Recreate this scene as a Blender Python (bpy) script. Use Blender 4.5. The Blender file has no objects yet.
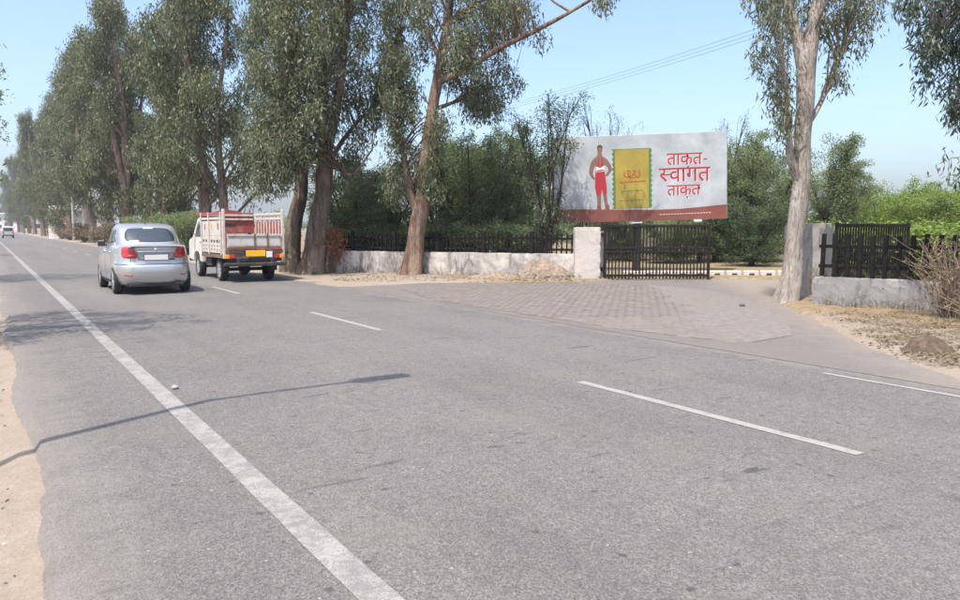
import bpy, bmesh, math, random
import numpy as np
from mathutils import Vector, noise as mnoise
from mathutils.bvhtree import BVHTree
R = math.radians
rng = np.random.default_rng(7); random.seed(7)
SC = bpy.context.scene; COL = SC.collection

# ------------------------------------------------------------------ camera, sky, sun, exposure
F = 753.0; PITCH = math.atan(72 / F); CH = 1.6
cam = bpy.data.cameras.new('camera'); cam.sensor_width = 36; cam.lens = 36 * F / 960
cam.clip_start = 0.05; cam.clip_end = 6000
co = bpy.data.objects.new('camera', cam); COL.objects.link(co)
co.location = (0, 0, CH); co.rotation_euler = (math.pi / 2 - PITCH, 0, 0); SC.camera = co

SUN_EL = R(64); SUN_AZ = math.atan2(-.51, -.86)
world = bpy.data.worlds.new('World'); SC.world = world; world.use_nodes = True
wn = world.node_tree; wn.nodes.clear()
sky = wn.nodes.new('ShaderNodeTexSky'); sky.sky_type = 'NISHITA'; sky.sun_disc = False
sky.sun_elevation = SUN_EL; sky.sun_rotation = SUN_AZ
sky.air_density = 1.0; sky.dust_density = 3.9; sky.ozone_density = 3.2; sky.altitude = 200
bg = wn.nodes.new('ShaderNodeBackground'); bg.inputs[1].default_value = 0.15
wo = wn.nodes.new('ShaderNodeOutputWorld')
wn.links.new(sky.outputs[0], bg.inputs[0]); wn.links.new(bg.outputs[0], wo.inputs[0])
sl = bpy.data.lights.new('sun', 'SUN'); sl.energy = 3.3; sl.angle = R(.53); sl.color = (1, .93, .83)
so = bpy.data.objects.new('sun', sl); COL.objects.link(so)
sd = Vector((math.sin(SUN_AZ) * math.cos(SUN_EL), math.cos(SUN_AZ) * math.cos(SUN_EL), math.sin(SUN_EL)))
so.rotation_euler = (-sd).to_track_quat('-Z', 'Y').to_euler()
SC.view_settings.view_transform = 'Standard'; SC.view_settings.look = 'None'
SC.view_settings.exposure = 1.1; SC.view_settings.gamma = 1

# ------------------------------------------------------------------ places
CP, SP = math.cos(PITCH), math.sin(PITCH)
def ray(px, py):
    a = (px - 480) / F; b = (300 - py) / F
    return np.array([a, CP + b * SP, -SP + b * CP])
def at(px, py, Y):
    d = ray(px, py); return d * (Y / d[1]) + np.array([0, 0, CH])
def G(px, py, z=0.):
    d = ray(px, py); return d * ((z - CH) / d[2]) + np.array([0, 0, CH])
TH = math.atan(495 / math.hypot(F, 72))
D2 = np.array([-math.sin(TH), math.cos(TH)]); N2 = np.array([math.cos(TH), math.sin(TH)])
def RW(w, s, z=0.):
    p = w * N2 + s * D2; return np.array([p[0], p[1], z])
def WS(p): return float(np.dot(p[:2], N2)), float(np.dot(p[:2], D2))
def s_at_px(px, w):
    k = (px - 480) / math.hypot(F, 72)
    return (k * w * N2[1] - w * N2[0]) / (D2[0] - k * D2[1])

# ------------------------------------------------------------------ helpers
def tag(o, label=None, cat=None, group=None, kind=None):
    if label: o['label'] = label
    if cat: o['category'] = cat
    if group: o['group'] = group
    if kind: o['kind'] = kind
    return o
def link(name, data, parent=None, loc=None, rot=None, scale=None):
    o = bpy.data.objects.new(name, data); COL.objects.link(o)
    if parent is not None: o.parent = parent
    if loc is not None: o.location = tuple(float(c) for c in loc)
    if rot is not None: o.rotation_euler = rot
    if scale is not None: o.scale = scale
    return o
def thing(name, label, cat, loc=(0, 0, 0), rz=0., group=None):
    o = link(name, None, None, loc, (0, 0, rz)); o.empty_display_size = .2
    return tag(o, label, cat, group)
def npmesh(name, v, f, mat=None, smooth=False):
    v = np.ascontiguousarray(v, dtype=np.float32); f = np.ascontiguousarray(f, dtype=np.int32)
    me = bpy.data.meshes.new(name); n, k = f.shape
    me.vertices.add(len(v)); me.vertices.foreach_set('co', v.ravel())
    me.loops.add(n * k); me.loops.foreach_set('vertex_index', f.ravel())
    me.polygons.add(n); me.polygons.foreach_set('loop_start', np.arange(0, n * k, k, dtype=np.int32))
    me.polygons.foreach_set('use_smooth', np.full(n, smooth))
    me.update(calc_edges=True)
    if mat is not None: me.materials.append(mat)
    return me
BOXF = np.array([[0, 3, 2, 1], [4, 5, 6, 7], [0, 1, 5, 4], [1, 2, 6, 5], [2, 3, 7, 6], [3, 0, 4, 7]])
class MB:
    def __init__(s): s.v = []; s.f = []; s.n = 0
    def add(s, v, f):
        s.v.append(np.asarray(v, dtype=float)); s.f.append(np.asarray(f) + s.n); s.n += len(v); return s
    def box(s, c, d, rz=0., taper=1.):
        x, y, z = d[0] / 2, d[1] / 2, d[2] / 2
        v = np.array([[-x, -y, -z], [x, -y, -z], [x, y, -z], [-x, y, -z],
                      [-x * taper, -y * taper, z], [x * taper, -y * taper, z], [x * taper, y * taper, z], [-x * taper, y * taper, z]])
        if rz: ca, sa = math.cos(rz), math.sin(rz); v = np.c_[v[:, 0] * ca - v[:, 1] * sa, v[:, 0] * sa + v[:, 1] * ca, v[:, 2]]
        return s.add(v + np.array(c), BOXF)
    def b(s, x0, x1, y0, y1, z0, z1):
        return s.box(((x0 + x1) / 2, (y0 + y1) / 2, (z0 + z1) / 2), (abs(x1 - x0), abs(y1 - y0), abs(z1 - z0)))
    def tube(s, P, r, seg=8, rough=0., closed=True):
        P = np.asarray(P, float); m = len(P); r = np.broadcast_to(np.asarray(r, float), (m,))
        T = np.gradient(P, axis=0); T /= np.linalg.norm(T, axis=1)[:, None] + 1e-9
        a = np.array([1., 0, 0]) if abs(T[0][0]) < .8 else np.array([0, 1., 0])
        a = a - T[0] * np.dot(a, T[0]); a /= np.linalg.norm(a); A = [a]
        for i in range(1, m):
            a = A[-1] - T[i] * np.dot(A[-1], T[i]); a /= np.linalg.norm(a) + 1e-9; A.append(a)
        A = np.array(A); B = np.cross(T, A); th = np.arange(seg) * 2 * math.pi / seg
        rr = np.repeat(r[:, None], seg, 1)
        if rough:
            for i in range(m):
                for j in range(seg):
                    q = Vector((math.cos(th[j]) * 1.3 + P[0][0], math.sin(th[j]) * 1.3 + P[0][1], P[i][2] * .55))
                    rr[i, j] *= 1 + rough * mnoise.noise(q) + rough * .5 * mnoise.noise(q * 3.1)
        V = P[:, None, :] + rr[..., None] * (np.cos(th)[None, :, None] * A[:, None, :] + np.sin(th)[None, :, None] * B[:, None, :])
        i, j = np.meshgrid(np.arange(m - 1), np.arange(seg), indexing='ij'); j2 = (j + 1) % seg
        Fq = np.stack([i * seg + j, i * seg + j2, (i + 1) * seg + j2, (i + 1) * seg + j], -1).reshape(-1, 4)
        s.add(V.reshape(-1, 3), Fq)
        if closed:
            for base in (0, m - 1):
                c = V[base]; k = seg // 2
                q = [[x, x + 1, seg - 2 - x, seg - 1 - x] for x in range(k - 1)]
                s.add(c, np.array(q if base else [t[::-1] for t in q]).reshape(-1, 4))
        return s
    def lathe(s, prof, axis='x', seg=28, c=(0, 0, 0)):
        prof = np.array(prof, float); th = np.arange(seg) * 2 * math.pi / seg; m = len(prof)
        V = np.zeros((m, seg, 3)); V[..., 0] = prof[:, 0][:, None]
        V[..., 1] = prof[:, 1][:, None] * np.cos(th); V[..., 2] = prof[:, 1][:, None] * np.sin(th)
        if axis == 'z': V = V[..., [1, 2, 0]]
        if axis == 'y': V = V[..., [1, 0, 2]]
        i, j = np.meshgrid(np.arange(m - 1), np.arange(seg), indexing='ij'); j2 = (j + 1) % seg
        Fq = np.stack([i * seg + j, i * seg + j2, (i + 1) * seg + j2, (i + 1) * seg + j], -1).reshape(-1, 4)
        return s.add(V.reshape(-1, 3) + np.array(c), Fq)
    def build(s, name, mat, parent=None, smooth=False, loc=None, rot=None):
        return link(name, npmesh(name, np.concatenate(s.v), np.concatenate(s.f), mat, smooth), parent, loc, rot)
def bm_obj(name, bm, mat, parent=None, loc=None, rot=None, smooth=False):
    bmesh.ops.recalc_face_normals(bm, faces=bm.faces)
    me = bpy.data.meshes.new(name); bm.to_mesh(me); bm.free()
    if smooth: me.polygons.foreach_set('use_smooth', np.full(len(me.polygons), True))
    me.materials.append(mat); return link(name, me, parent, loc, rot)
def bevel_mesh(name, size, bev, mat, seg=1):
    bm = bmesh.new(); bmesh.ops.create_cube(bm, size=1); bmesh.ops.scale(bm, vec=size, verts=bm.verts)
    if bev: bmesh.ops.bevel(bm, geom=list(bm.edges), offset=bev, segments=seg, affect='EDGES')
    me = bpy.data.meshes.new(name); bm.to_mesh(me); bm.free(); me.materials.append(mat); return me
def bbox(name, c, size, bev, mat, parent=None, rot=None, seg=1):
    return link(name, bevel_mesh(name, size, bev, mat, seg), parent, c, rot)
def prism(name, prof, x0, x1, mat, parent=None, bev=0., axis='x', taper=None):
    """closed outline (a,b) pushed along an axis"""
    bm = bmesh.new()
    def P(t, a, b): return (t, a, b) if axis == 'x' else ((a, t, b) if axis == 'y' else (a, b, t))
    A = [bm.verts.new(P(x0, a, b)) for a, b in prof]; B = [bm.verts.new(P(x1, a, b)) for a, b in prof]
    bm.faces.new(A); bm.faces.new(B[::-1]); n = len(A)
    for i in range(n): bm.faces.new((A[i], B[i], B[(i + 1) % n], A[(i + 1) % n]))
    if taper:
        for v in bm.verts: v.co = Vector(taper(v.co))
    bmesh.ops.recalc_face_normals(bm, faces=bm.faces)
    if bev: bmesh.ops.bevel(bm, geom=list(bm.edges), offset=bev, segments=2, affect='EDGES', clamp_overlap=True)
    return bm_obj(name, bm, mat, parent)
def poly_sheet(name, pts, z, mat, parent=None, kind=None):
    bm = bmesh.new(); f = bm.faces.new([bm.verts.new((p[0], p[1], z)) for p in pts])
    if f.normal.z < 0: f.normal_flip()
    bm.normal_update(); bmesh.ops.triangulate(bm, faces=bm.faces)
    o = bm_obj(name, bm, mat, parent)
    if o.data.polygons[0].normal.z < 0: o.data.flip_normals()
    return tag(o, kind=kind) if kind else o
def inpoly(x, y, poly):
    x = np.asarray(x); y = np.asarray(y); c = np.zeros(x.shape, bool); n = len(poly)
    for i in range(n):
        x1, y1 = poly[i][:2]; x2, y2 = poly[(i + 1) % n][:2]
        if y1 == y2: continue
        h = ((y1 > y) != (y2 > y)) & (x < (x2 - x1) * (y - y1) / (y2 - y1) + x1); c ^= h
    return c
def smooth_path(P, n=5):
    P = np.asarray(P, float); Q = np.vstack([2 * P[0] - P[1], P, 2 * P[-1] - P[-2]]); out = []
    for i in range(1, len(Q) - 2):
        for t in np.linspace(0, 1, n, endpoint=False):
            a, b, c, d = Q[i - 1], Q[i], Q[i + 1], Q[i + 2]
            out.append(.5 * (2 * b + (c - a) * t + (2 * a - 5 * b + 4 * c - d) * t * t + (3 * b - a - 3 * c + d) * t ** 3))
    out.append(P[-1]); return np.array(out)

# ------------------------------------------------------------------ materials
class NT:
    def __init__(s, name):
        s.m = bpy.data.materials.new(name); s.m.use_nodes = True; s.t = s.m.node_tree; s.t.nodes.clear()
        s.out = s.n('ShaderNodeOutputMaterial'); s.p = s.n('ShaderNodeBsdfPrincipled'); s.l(s.p.outputs[0], s.out.inputs[0])
        s.co = s.n('ShaderNodeTexCoord').outputs['Object']
    def n(s, t, **k):
        x = s.t.nodes.new(t)
        for a, b in k.items(): setattr(x, a, b)
        return x
    def l(s, a, b): s.t.links.new(a, b)
    def val(s, v, sock):
        if isinstance(v, (int, float)): sock.default_value = v
        elif isinstance(v, tuple): sock.default_value = v if len(v) == len(sock.default_value) else (*v, 1)
        else: s.l(v, sock)
    def noise(s, scale, detail=4, rough=.6, co=None, stretch=None, dist=0.):
        x = s.n('ShaderNodeTexNoise'); x.inputs['Scale'].default_value = scale; x.inputs['Detail'].default_value = detail
        x.inputs['Roughness'].default_value = rough; x.inputs['Distortion'].default_value = dist
        c = co or s.co
        if stretch:
            mp = s.n('ShaderNodeMapping'); mp.inputs['Scale'].default_value = stretch; s.l(c, mp.inputs[0]); c = mp.outputs[0]
        s.l(c, x.inputs['Vector']); return x.outputs['Fac']
    def voro(s, scale, feature='F1', co=None):
        x = s.n('ShaderNodeTexVoronoi', feature=feature); x.inputs['Scale'].default_value = scale; s.l(co or s.co, x.inputs['Vector']); return x
    def ramp(s, f, *st):
        x = s.n('ShaderNodeValToRGB'); e = x.color_ramp.elements
        while len(e) < len(st): e.new(.5)
        for a, (p, c) in zip(e, st):
            a.position = p; a.color = (c, c, c, 1) if isinstance(c, (int, float)) else (*c, 1)
        s.l(f, x.inputs[0]); return x.outputs[0]
    def mix(s, f, a, b, mode='MIX'):
        x = s.n('ShaderNodeMix', data_type='RGBA', blend_type=mode); s.val(f, x.inputs[0]); s.val(a, x.inputs[6]); s.val(b, x.inputs[7]); return x.outputs[2]
    def math(s, op, a, b=0., c=0., clamp=False):
        x = s.n('ShaderNodeMath', operation=op, use_clamp=clamp); s.val(a, x.inputs[0]); s.val(b, x.inputs[1]); s.val(c, x.inputs[2]); return x.outputs[0]
    def sep(s, v=None):
        x = s.n('ShaderNodeSeparateXYZ'); s.l(v or s.co, x.inputs[0]); return x.outputs
    def bump(s, h, strength=.3, dist=.01):
        x = s.n('ShaderNodeBump'); x.inputs['Strength'].default_value = strength; x.inputs['Distance'].default_value = dist
        s.l(h, x.inputs['Height']); s.l(x.outputs[0], s.p.inputs['Normal'])
    def fin(s, col, rough=.7, metal=0., spec=.4, coat=0.):
        s.val(col, s.p.inputs['Base Color']); s.val(rough, s.p.inputs['Roughness']); s.val(metal, s.p.inputs['Metallic'])
        s.p.inputs['Specular IOR Level'].default_value = spec; s.p.inputs['Coat Weight'].default_value = coat
        s.m.diffuse_color = (.5, .5, .5, 1); return s.m
def plain(name, c, rough=.6, metal=0., spec=.4, coat=0., var=.12, scale=6., dirt=None, bump=0.):
    t = NT(name); f = t.noise(scale, 5)
    col = t.mix(t.ramp(f, (.3, 0.), (.7, 1.)), tuple(x * (1 - var) for x in c), tuple(min(1, x * (1 + var)) for x in c))
    if dirt:
        col = t.mix(t.ramp(t.noise(scale * .6, 8, .7), (.5, 0.), (.72, .85)), col, dirt)
    if bump: t.bump(t.noise(scale * 8, 5), bump, .01)
    return t.fin(col, rough, metal, spec, coat)

def m_asphalt(w0, w1, name='asphalt', dust=True):
    t = NT(name); x, y, z = t.sep()
    agg = t.voro(95); agg2 = t.voro(210)
    c = t.ramp(t.noise(.55, 6, .65), (.3, (0.110, 0.103, 0.098)), (.7, (0.145, 0.137, 0.131)))
    track = t.noise(1.0, 5, .6, stretch=(1.0, .07, 1))
    c = t.mix(t.ramp(track, (.35, 0.), (.65, .55)), c, (0.168, 0.159, 0.150))
    c = t.mix(.75, c, t.ramp(agg.outputs['Color'], (.1, .26), (.9, .76)), 'OVERLAY')
    c = t.mix(.55, c, t.ramp(agg2.outputs['Color'], (.1, .2), (.9, .8)), 'OVERLAY')
    c = t.mix(t.ramp(t.noise(9, 6, .7), (.36, .32), (.60, 0.)), c, (0.081, 0.078, 0.075))
    c = t.mix(t.ramp(t.noise(.9, 4, .6), (.56, 0.), (.72, .4)), c, (.17, .145, .118))
    pit = t.voro(5.5); pc = t.sep(pit.outputs['Color']); pn = t.math('ADD', pit.outputs['Distance'], t.math('MULTIPLY', t.noise(26, 3), .22))
    c = t.mix(t.math('MULTIPLY', t.ramp(pn, (.20, .7), (.26, 0.)), t.ramp(pc[0], (.52, 0.), (.56, 1.))), c, (.045, .043, .042))
    spk = t.voro(14); sc_ = t.sep(spk.outputs['Color']); c = t.mix(t.math('MULTIPLY', t.ramp(spk.outputs['Distance'], (.10, .8), (.14, 0.)), t.ramp(sc_[1], (.86, 0.), (.88, 1.))), c, (.30, .285, .27))
    # tar drips and scuffs running with the traffic
    scuff = t.ramp(t.noise(3.2, 3, .5, stretch=(.42, 1.9, 1), dist=.4), (.64, 0.), (.69, 1.))
    scuff = t.math('MULTIPLY', scuff, t.ramp(t.noise(.5, 2), (.42, 0.), (.6, .6)))
    c = t.mix(scuff, c, (0.029, 0.029, 0.029))
    # fine cracks
    ck = t.voro(.55, 'DISTANCE_TO_EDGE', None)
    wob = t.n('ShaderNodeVectorMath', operation='ADD'); nz = t.n('ShaderNodeTexNoise'); nz.inputs['Scale'].default_value = 1.5; nz.inputs['Detail'].default_value = 6
    t.l(t.co, nz.inputs['Vector']); t.l(t.co, wob.inputs[0]); t.l(nz.outputs['Color'], wob.inputs[1]); t.l(wob.outputs[0], ck.inputs['Vector'])
    crk = t.math('MULTIPLY', t.ramp(ck.outputs['Distance'], (.0, 1.), (.010, 0.)), t.ramp(t.noise(.28, 2), (.56, 0.), (.66, .35)))
    c = t.mix(crk, c, (0.028, 0.027, 0.027))
    if dust:
        n = t.noise(2.2, 8, .72)
        e1 = t.math('ADD', t.math('MULTIPLY', t.math('SUBTRACT', x, w0), -1.15), t.math('MULTIPLY', n, 1.5))     # left hand dust
        e2 = t.math('ADD', t.math('MULTIPLY', t.math('SUBTRACT', x, w1), 1.1), t.math('MULTIPLY', n, 1.6))
        d1 = t.ramp(e1, (-.25, 0.), (1.0, .62)); d2 = t.ramp(e2, (.1, 0.), (1.15, .75))
        dd = t.math('MAXIMUM', d1, d2)
        c = t.mix(dd, c, t.mix(t.noise(30, 3), (0.205, 0.180, 0.160), (0.245, 0.218, 0.193)))
    t.bump(t.math('ADD', t.math('MULTIPLY', agg.outputs['Distance'], 1.), t.math('MULTIPLY', agg2.outputs['Distance'], .6)), .7, .006)
    return t.fin(c, .85, 0, .28)
def m_paint_line(name='road_paint', worn=.5):
    t = NT(name); agg = t.voro(95)
    c = t.mix(t.ramp(t.noise(60, 3), (.3, 0.), (.7, 1.)), (0.225, 0.212, 0.200), (0.300, 0.284, 0.268))
    wear = t.math('ADD', t.noise(5.5, 8, .75), t.math('MULTIPLY', agg.outputs['Distance'], .25))
    c = t.mix(t.ramp(wear, (worn, 0.), (worn + .16, .75)), c, (0.134, 0.130, 0.126))
    t.bump(agg.outputs['Distance'], .3, .005)
    return t.fin(c, .75, 0, .3)
def m_ground():
    t = NT('earth'); x, y, z = t.sep()
    n1 = t.noise(.22, 7, .65); n2 = t.noise(6, 8, .7); n3 = t.noise(45, 5, .7)
    sand = t.mix(t.ramp(n2, (.3, 0.), (.7, 1.)), (0.245, 0.203, 0.168), (0.310, 0.265, 0.225))
    sand = t.mix(t.ramp(n3, (.35, .5), (.62, 0.)), sand, (0.172, 0.129, 0.095))
    dry = t.mix(t.ramp(n2, (.35, 0.), (.66, 1.)), (0.138, 0.101, 0.062), (0.267, 0.211, 0.129))
    c = t.mix(t.ramp(t.math('ADD', t.math('MULTIPLY', t.math('SUBTRACT', x, 11.3), .35), n1), (.5, 0.), (.95, .92)), sand, dry)
    c = t.mix(t.ramp(n1, (.48, 0.), (.66, .5)), c, (0.206, 0.172, 0.112))
    v = t.voro(26); c = t.mix(t.ramp(v.outputs['Distance'], (.06, .55), (.14, 0.)), c, (0.146, 0.103, 0.069))
    t.bump(t.math('ADD', t.math('MULTIPLY', n2, 1.), t.math('MULTIPLY', n3, .35)), .8, .03)
    return t.fin(c, .95, 0, .15)
def m_leaf(name, c1, c2, c3, trans=.35, rough=.48, spec=.35):
    t = NT(name); g = t.n('ShaderNodeNewGeometry')
    c = t.ramp(g.outputs['Random Per Island'], (0., c1), (.55, c2), (1., c3))
    c = t.mix(t.ramp(t.noise(.9, 3), (.35, 0.), (.65, .5)), c, c2)
    t.fin(c, rough, 0, spec)
    tr = t.n('ShaderNodeBsdfTranslucent'); mx = t.n('ShaderNodeMixShader'); mx.inputs[0].default_value = trans
    t.l(t.mix(1., c, (1.25, 1.25, .7), 'MULTIPLY'), tr.inputs[0]); t.l(t.p.outputs[0], mx.inputs[1]); t.l(tr.outputs[0], mx.inputs[2]); t.l(mx.outputs[0], t.out.inputs[0])
    return t.m
def m_bark(name, pale, mid, dark, k=.5):
    t = NT(name)
    n = t.noise(2.2, 7, .65, stretch=(2.6, 2.6, .45), dist=.6); n2 = t.noise(16, 6, .7, stretch=(2, 2, .35))
    c = t.ramp(n, (k - .15, dark), (k, mid), (k + .13, pale))
    c = t.mix(t.ramp(n2, (.38, .7), (.55, 0.)), c, dark)
    c = t.mix(t.ramp(t.noise(1.1, 5, .6, stretch=(1.5, 1.5, .6)), (.52, 0.), (.60, .55)), c, tuple(x * 1.25 for x in pale))
    t.bump(t.math('ADD', n, t.math('MULTIPLY', n2, .8)), 1., .07)
    return t.fin(c, .9, 0, .2)
def m_plaster(name, base, stain, dark, amt=.5, streak=True, st=.56):
    t = NT(name); n = t.noise(1.3, 8, .72, dist=.5); n2 = t.noise(9, 7, .7)
    c = t.mix(t.ramp(n2, (.3, 0.), (.7, 1.)), tuple(x * .86 for x in base), base)
    c = t.mix(t.ramp(n, (amt - .08, 0.), (amt + .1, .85)), c, stain)
    if streak:
        s = t.noise(2.1, 7, .72, stretch=(1.7, 1.7, .55), dist=.8); c = t.mix(t.ramp(s, (st, 0.), (st + .12, .85)), c, dark)
    c = t.mix(t.ramp(t.noise(30, 4, .7), (.60, 0.), (.68, .6)), c, dark)
    t.bump(t.math('ADD', n, n2), .5, .02); return t.fin(c, .92, 0, .2)
M = {}
M['asphalt'] = m_asphalt(.165, 8.3)
def m_apron():
    m = m_asphalt(-50., 60., 'worn_concrete', False); t = NT.__new__(NT); t.m = m; t.t = m.node_tree
    t.p = [n for n in t.t.nodes if n.type == 'BSDF_PRINCIPLED'][0]; t.co = [n for n in t.t.nodes if n.type == 'TEX_COORD'][0].outputs['Object']
    a = G(798, 312); b = G(955, 378); d = (b - a)[:2]; d /= np.linalg.norm(d); nn = np.array([-d[1], d[0]])
    x, y, z = t.sep(); ds = t.math('ADD', t.math('MULTIPLY', x, float(nn[0])), t.math('MULTIPLY', y, float(nn[1]))); ds = t.math('ADD', ds, -float(np.dot(nn, a[:2])))
    n = t.noise(1.1, 8, .7); old = t.p.inputs['Base Color'].links[0].from_socket
    c = t.mix(t.ramp(n, (.34, .25), (.62, .85)), old, (0.159, 0.142, 0.127))
    e = t.math('ADD', t.math('MULTIPLY', ds, .55), t.math('MULTIPLY', t.noise(2.5, 6, .7), 1.1))
    c = t.mix(t.ramp(e, (.05, 0.), (.75, .95)), c, t.mix(t.noise(14, 4), (0.200, 0.169, 0.139), (0.252, 0.218, 0.185))); t.l(c, t.p.inputs['Base Color']); return m
M['apron'] = m_apron()
M['line'] = m_paint_line('edge_line_paint', .55); M['dash'] = m_paint_line('lane_line_paint', .66)
M['earth'] = m_ground()
t = NT('paver'); oi = t.n('ShaderNodeObjectInfo'); gi = t.n('ShaderNodeNewGeometry')
rv = t.math('FRACT', t.math('ADD', oi.outputs['Random'], gi.outputs['Random Per Island']))
c = t.ramp(rv, (0., (0.144, 0.127, 0.114)), (.5, (0.168, 0.149, 0.134)), (1., (0.187, 0.168, 0.151)))
gp = gi.outputs['Position']; c = t.mix(t.ramp(t.noise(.9, 7, .7, co=gp), (.42, 0.), (.66, .8)), c, (0.176, 0.154, 0.136))
c = t.mix(t.ramp(t.noise(60, 4, .7, co=gp), (.4, .3), (.6, 0.)), c, (0.109, 0.098, 0.087)); t.bump(t.noise(70, 4, co=gp), .4, .006)
a = G(742, 318); b = G(800, 345); d = (b - a)[:2]; d /= np.linalg.norm(d); nn = np.array([-d[1], d[0]]); px_, py_, pz_ = t.sep(gp)
ds = t.math('ADD', t.math('ADD', t.math('MULTIPLY', px_, float(nn[0])), t.math('MULTIPLY', py_, float(nn[1]))), -float(np.dot(nn, a[:2])))
c = t.mix(t.ramp(t.math('ADD', t.math('MULTIPLY', ds, .5), t.math('MULTIPLY', t.noise(1.6, 7, .7, co=gp), 1.2)), (.1, .0), (.75, .92)), c, (0.176, 0.156, 0.139))
M['paver'] = t.fin(c, .9, 0, .2)
M['joint'] = plain('joint_sand', (.160, .143, .128), .95, scale=8, var=.25)
M['euc'] = m_leaf('eucalyptus_leaf', (0.063, 0.081, 0.045), (0.123, 0.143, 0.081), (0.266, 0.266, 0.168), .32)
M['euc_far'] = m_leaf('eucalyptus_leaf_olive', (0.059, 0.076, 0.038), (0.113, 0.129, 0.064), (0.220, 0.220, 0.125), .30)
M['euc_dark'] = m_leaf('eucalyptus_leaf_blue_green', (0.045, 0.068, 0.051), (0.083, 0.111, 0.078), (0.180, 0.210, 0.150), .25)
M['acacia'] = m_leaf('feathery_leaf', (0.10, 0.135, 0.070), (0.17, 0.215, 0.115), (0.28, 0.325, 0.185), .48, .6, .25)
M['acacia_dark'] = m_leaf('feathery_leaf_dark', (0.048, 0.074, 0.040), (0.083, 0.120, 0.064), (0.160, 0.200, 0.112), .3, .6, .25)
M['lime'] = m_leaf('lime_leaf', (0.106, 0.169, 0.035), (0.181, 0.256, 0.056), (0.275, 0.350, 0.100), .4, .6, .25)
M['dry_leaf'] = m_leaf('dry_leaf', (.085, .065, .045), (.18, .142, .098), (.31, .262, .19), .25, .8, .1)
M['orange_leaf'] = m_leaf('orange_leaf', (0.258, 0.077, 0.043), (0.361, 0.129, 0.073), (0.430, 0.224, 0.138), .35, .7, .2)
M['bark_grey'] = m_bark('bark_grey_brown', (0.258, 0.202, 0.155), (0.172, 0.129, 0.099), (0.073, 0.053, 0.043))
M['bark_tan'] = m_bark('bark_red_tan', (.30, .225, .17), (.20, .132, .098), (.085, .05, .037), .48)
M['bark_pale'] = m_bark('bark_pale', (0.430, 0.391, 0.344), (0.344, 0.301, 0.258), (0.146, 0.107, 0.082), .40)
M['bark_dark'] = m_bark('bark_dark', (0.112, 0.086, 0.065), (0.073, 0.056, 0.043), (0.039, 0.030, 0.024))
M['twig'] = plain('dry_twig', (.23, .17, .12), .9, var=.3)

# ------------------------------------------------------------------ ground, road, shoulder, apron
ROT = (0, 0, TH)                       # objects drawn in road coordinates (w across, s along) share this turn
def axis(parts):
    return np.unique(np.concatenate([np.arange(a, b, st) for a, b, st in parts]))
apx = [(340, 287.5), (1080, 402), (960, 380), (905, 362), (866, 347), (826, 326), (798, 312), (783, 305), (779, 298), (800, 281), (640, 278.5), (590, 281.5), (520, 282.5), (430, 283)]
APRON = [WS(G(*p)) for p in apx]; APRON[0] = (8.0, APRON[0][1]); APRON[1] = (8.0, APRON[1][1])
def edge_left(s): return .225 + .05 * math.sin(s * 1.3) + .045 * mnoise.noise(Vector((s * 2.3, 3, 0))) + .03 * mnoise.noise(Vector((s * 8, 9, 0)))
ws_ = axis([(-2500, -60, 400), (-60, -6, 6), (-6, 2.4, .12), (2.4, 8, .7), (8, 20, .2), (20, 70, 3), (70, 2600, 400)])
ss_ = axis([(-400, -4, 30), (-4, 45, .25), (45, 160, 3), (160, 3400, 150)])
W, S = np.meshgrid(ws_, ss_, indexing='ij')
inside = inpoly(W, S, [(w + (0 if i < 2 else .0), s) for i, (w, s) in enumerate(APRON)])
Z = np.zeros_like(W)
for i in range(W.shape[0]):
    for j in range(W.shape[1]):
        w, s = W[i, j], S[i, j]
        if not (-8 < w < 60 and -5 < s < 170): Z[i, j] = -.03; continue
        nz = mnoise.noise(Vector((w * 1.1, s * 1.1, 0))) * .03 + mnoise.noise(Vector((w * 4, s * 4, 5))) * .012
        if w < .05: Z[i, j] = -.095 + nz * .7 - .02 * min(1, max(0, -w - .3))
        elif w < 8: Z[i, j] = -.06
        elif inside[i, j]: Z[i, j] = -.04
        else: Z[i, j] = .012 + nz * .8 + min(.06, max(0, (w - 9.6) * .03))
v = np.stack([W, S, Z], -1).reshape(-1, 3); a, b = W.shape
i, j = np.meshgrid(np.arange(a - 1), np.arange(b - 1), indexing='ij')
f = np.stack([i * b + j, (i + 1) * b + j, (i + 1) * b + j + 1, i * b + j + 1], -1).reshape(-1, 4)
gob = link('ground', npmesh('ground', v, f, M['earth'], True), None, (0, 0, 0), ROT); tag(gob, kind='structure')

def gz(p):
    w, s = WS(p)
    if w < .05: return -.10
    return .01
# road: slab with a ragged left edge that drops to the shoulder, ragged right edge
mb = MB(); sv = axis([(-12, 40, .1), (40, 120, 1), (120, 2000, 40)])
rows = []
for s in sv:
    e = edge_left(s); er = 8.35 + .10 * mnoise.noise(Vector((s * 1.1, 7, 0))) + .05 * mnoise.noise(Vector((s * 5, 2, 0)))
    if s > 20: er += min(1., (s - 20) * .25) * .55
    rows.append([(e - .10, s, -.13), (e - .035, s, -.05), (e, s, -.006), (e + .05, s, 0), (1.4, s, .004), (5.1, s, .012), (7.9, s, .004), (er - .05, s, .002), (er, s, -.02), (er + .03, s, -.08)])
v = np.array(rows).reshape(-1, 3); k = len(rows[0]); n = len(rows)
i, j = np.meshgrid(np.arange(n - 1), np.arange(k - 1), indexing='ij')
f = np.stack([i * k + j, i * k + j + 1, (i + 1) * k + j + 1, (i + 1) * k + j], -1).reshape(-1, 4)
tag(link('road', npmesh('road', v, f, M['asphalt']), None, (0, 0, 0), ROT), kind='structure')
def road_z(w): return float(np.interp(w, [.3, 1.4, 5.1, 7.9], [0, .004, .012, .004])) + .004
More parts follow.
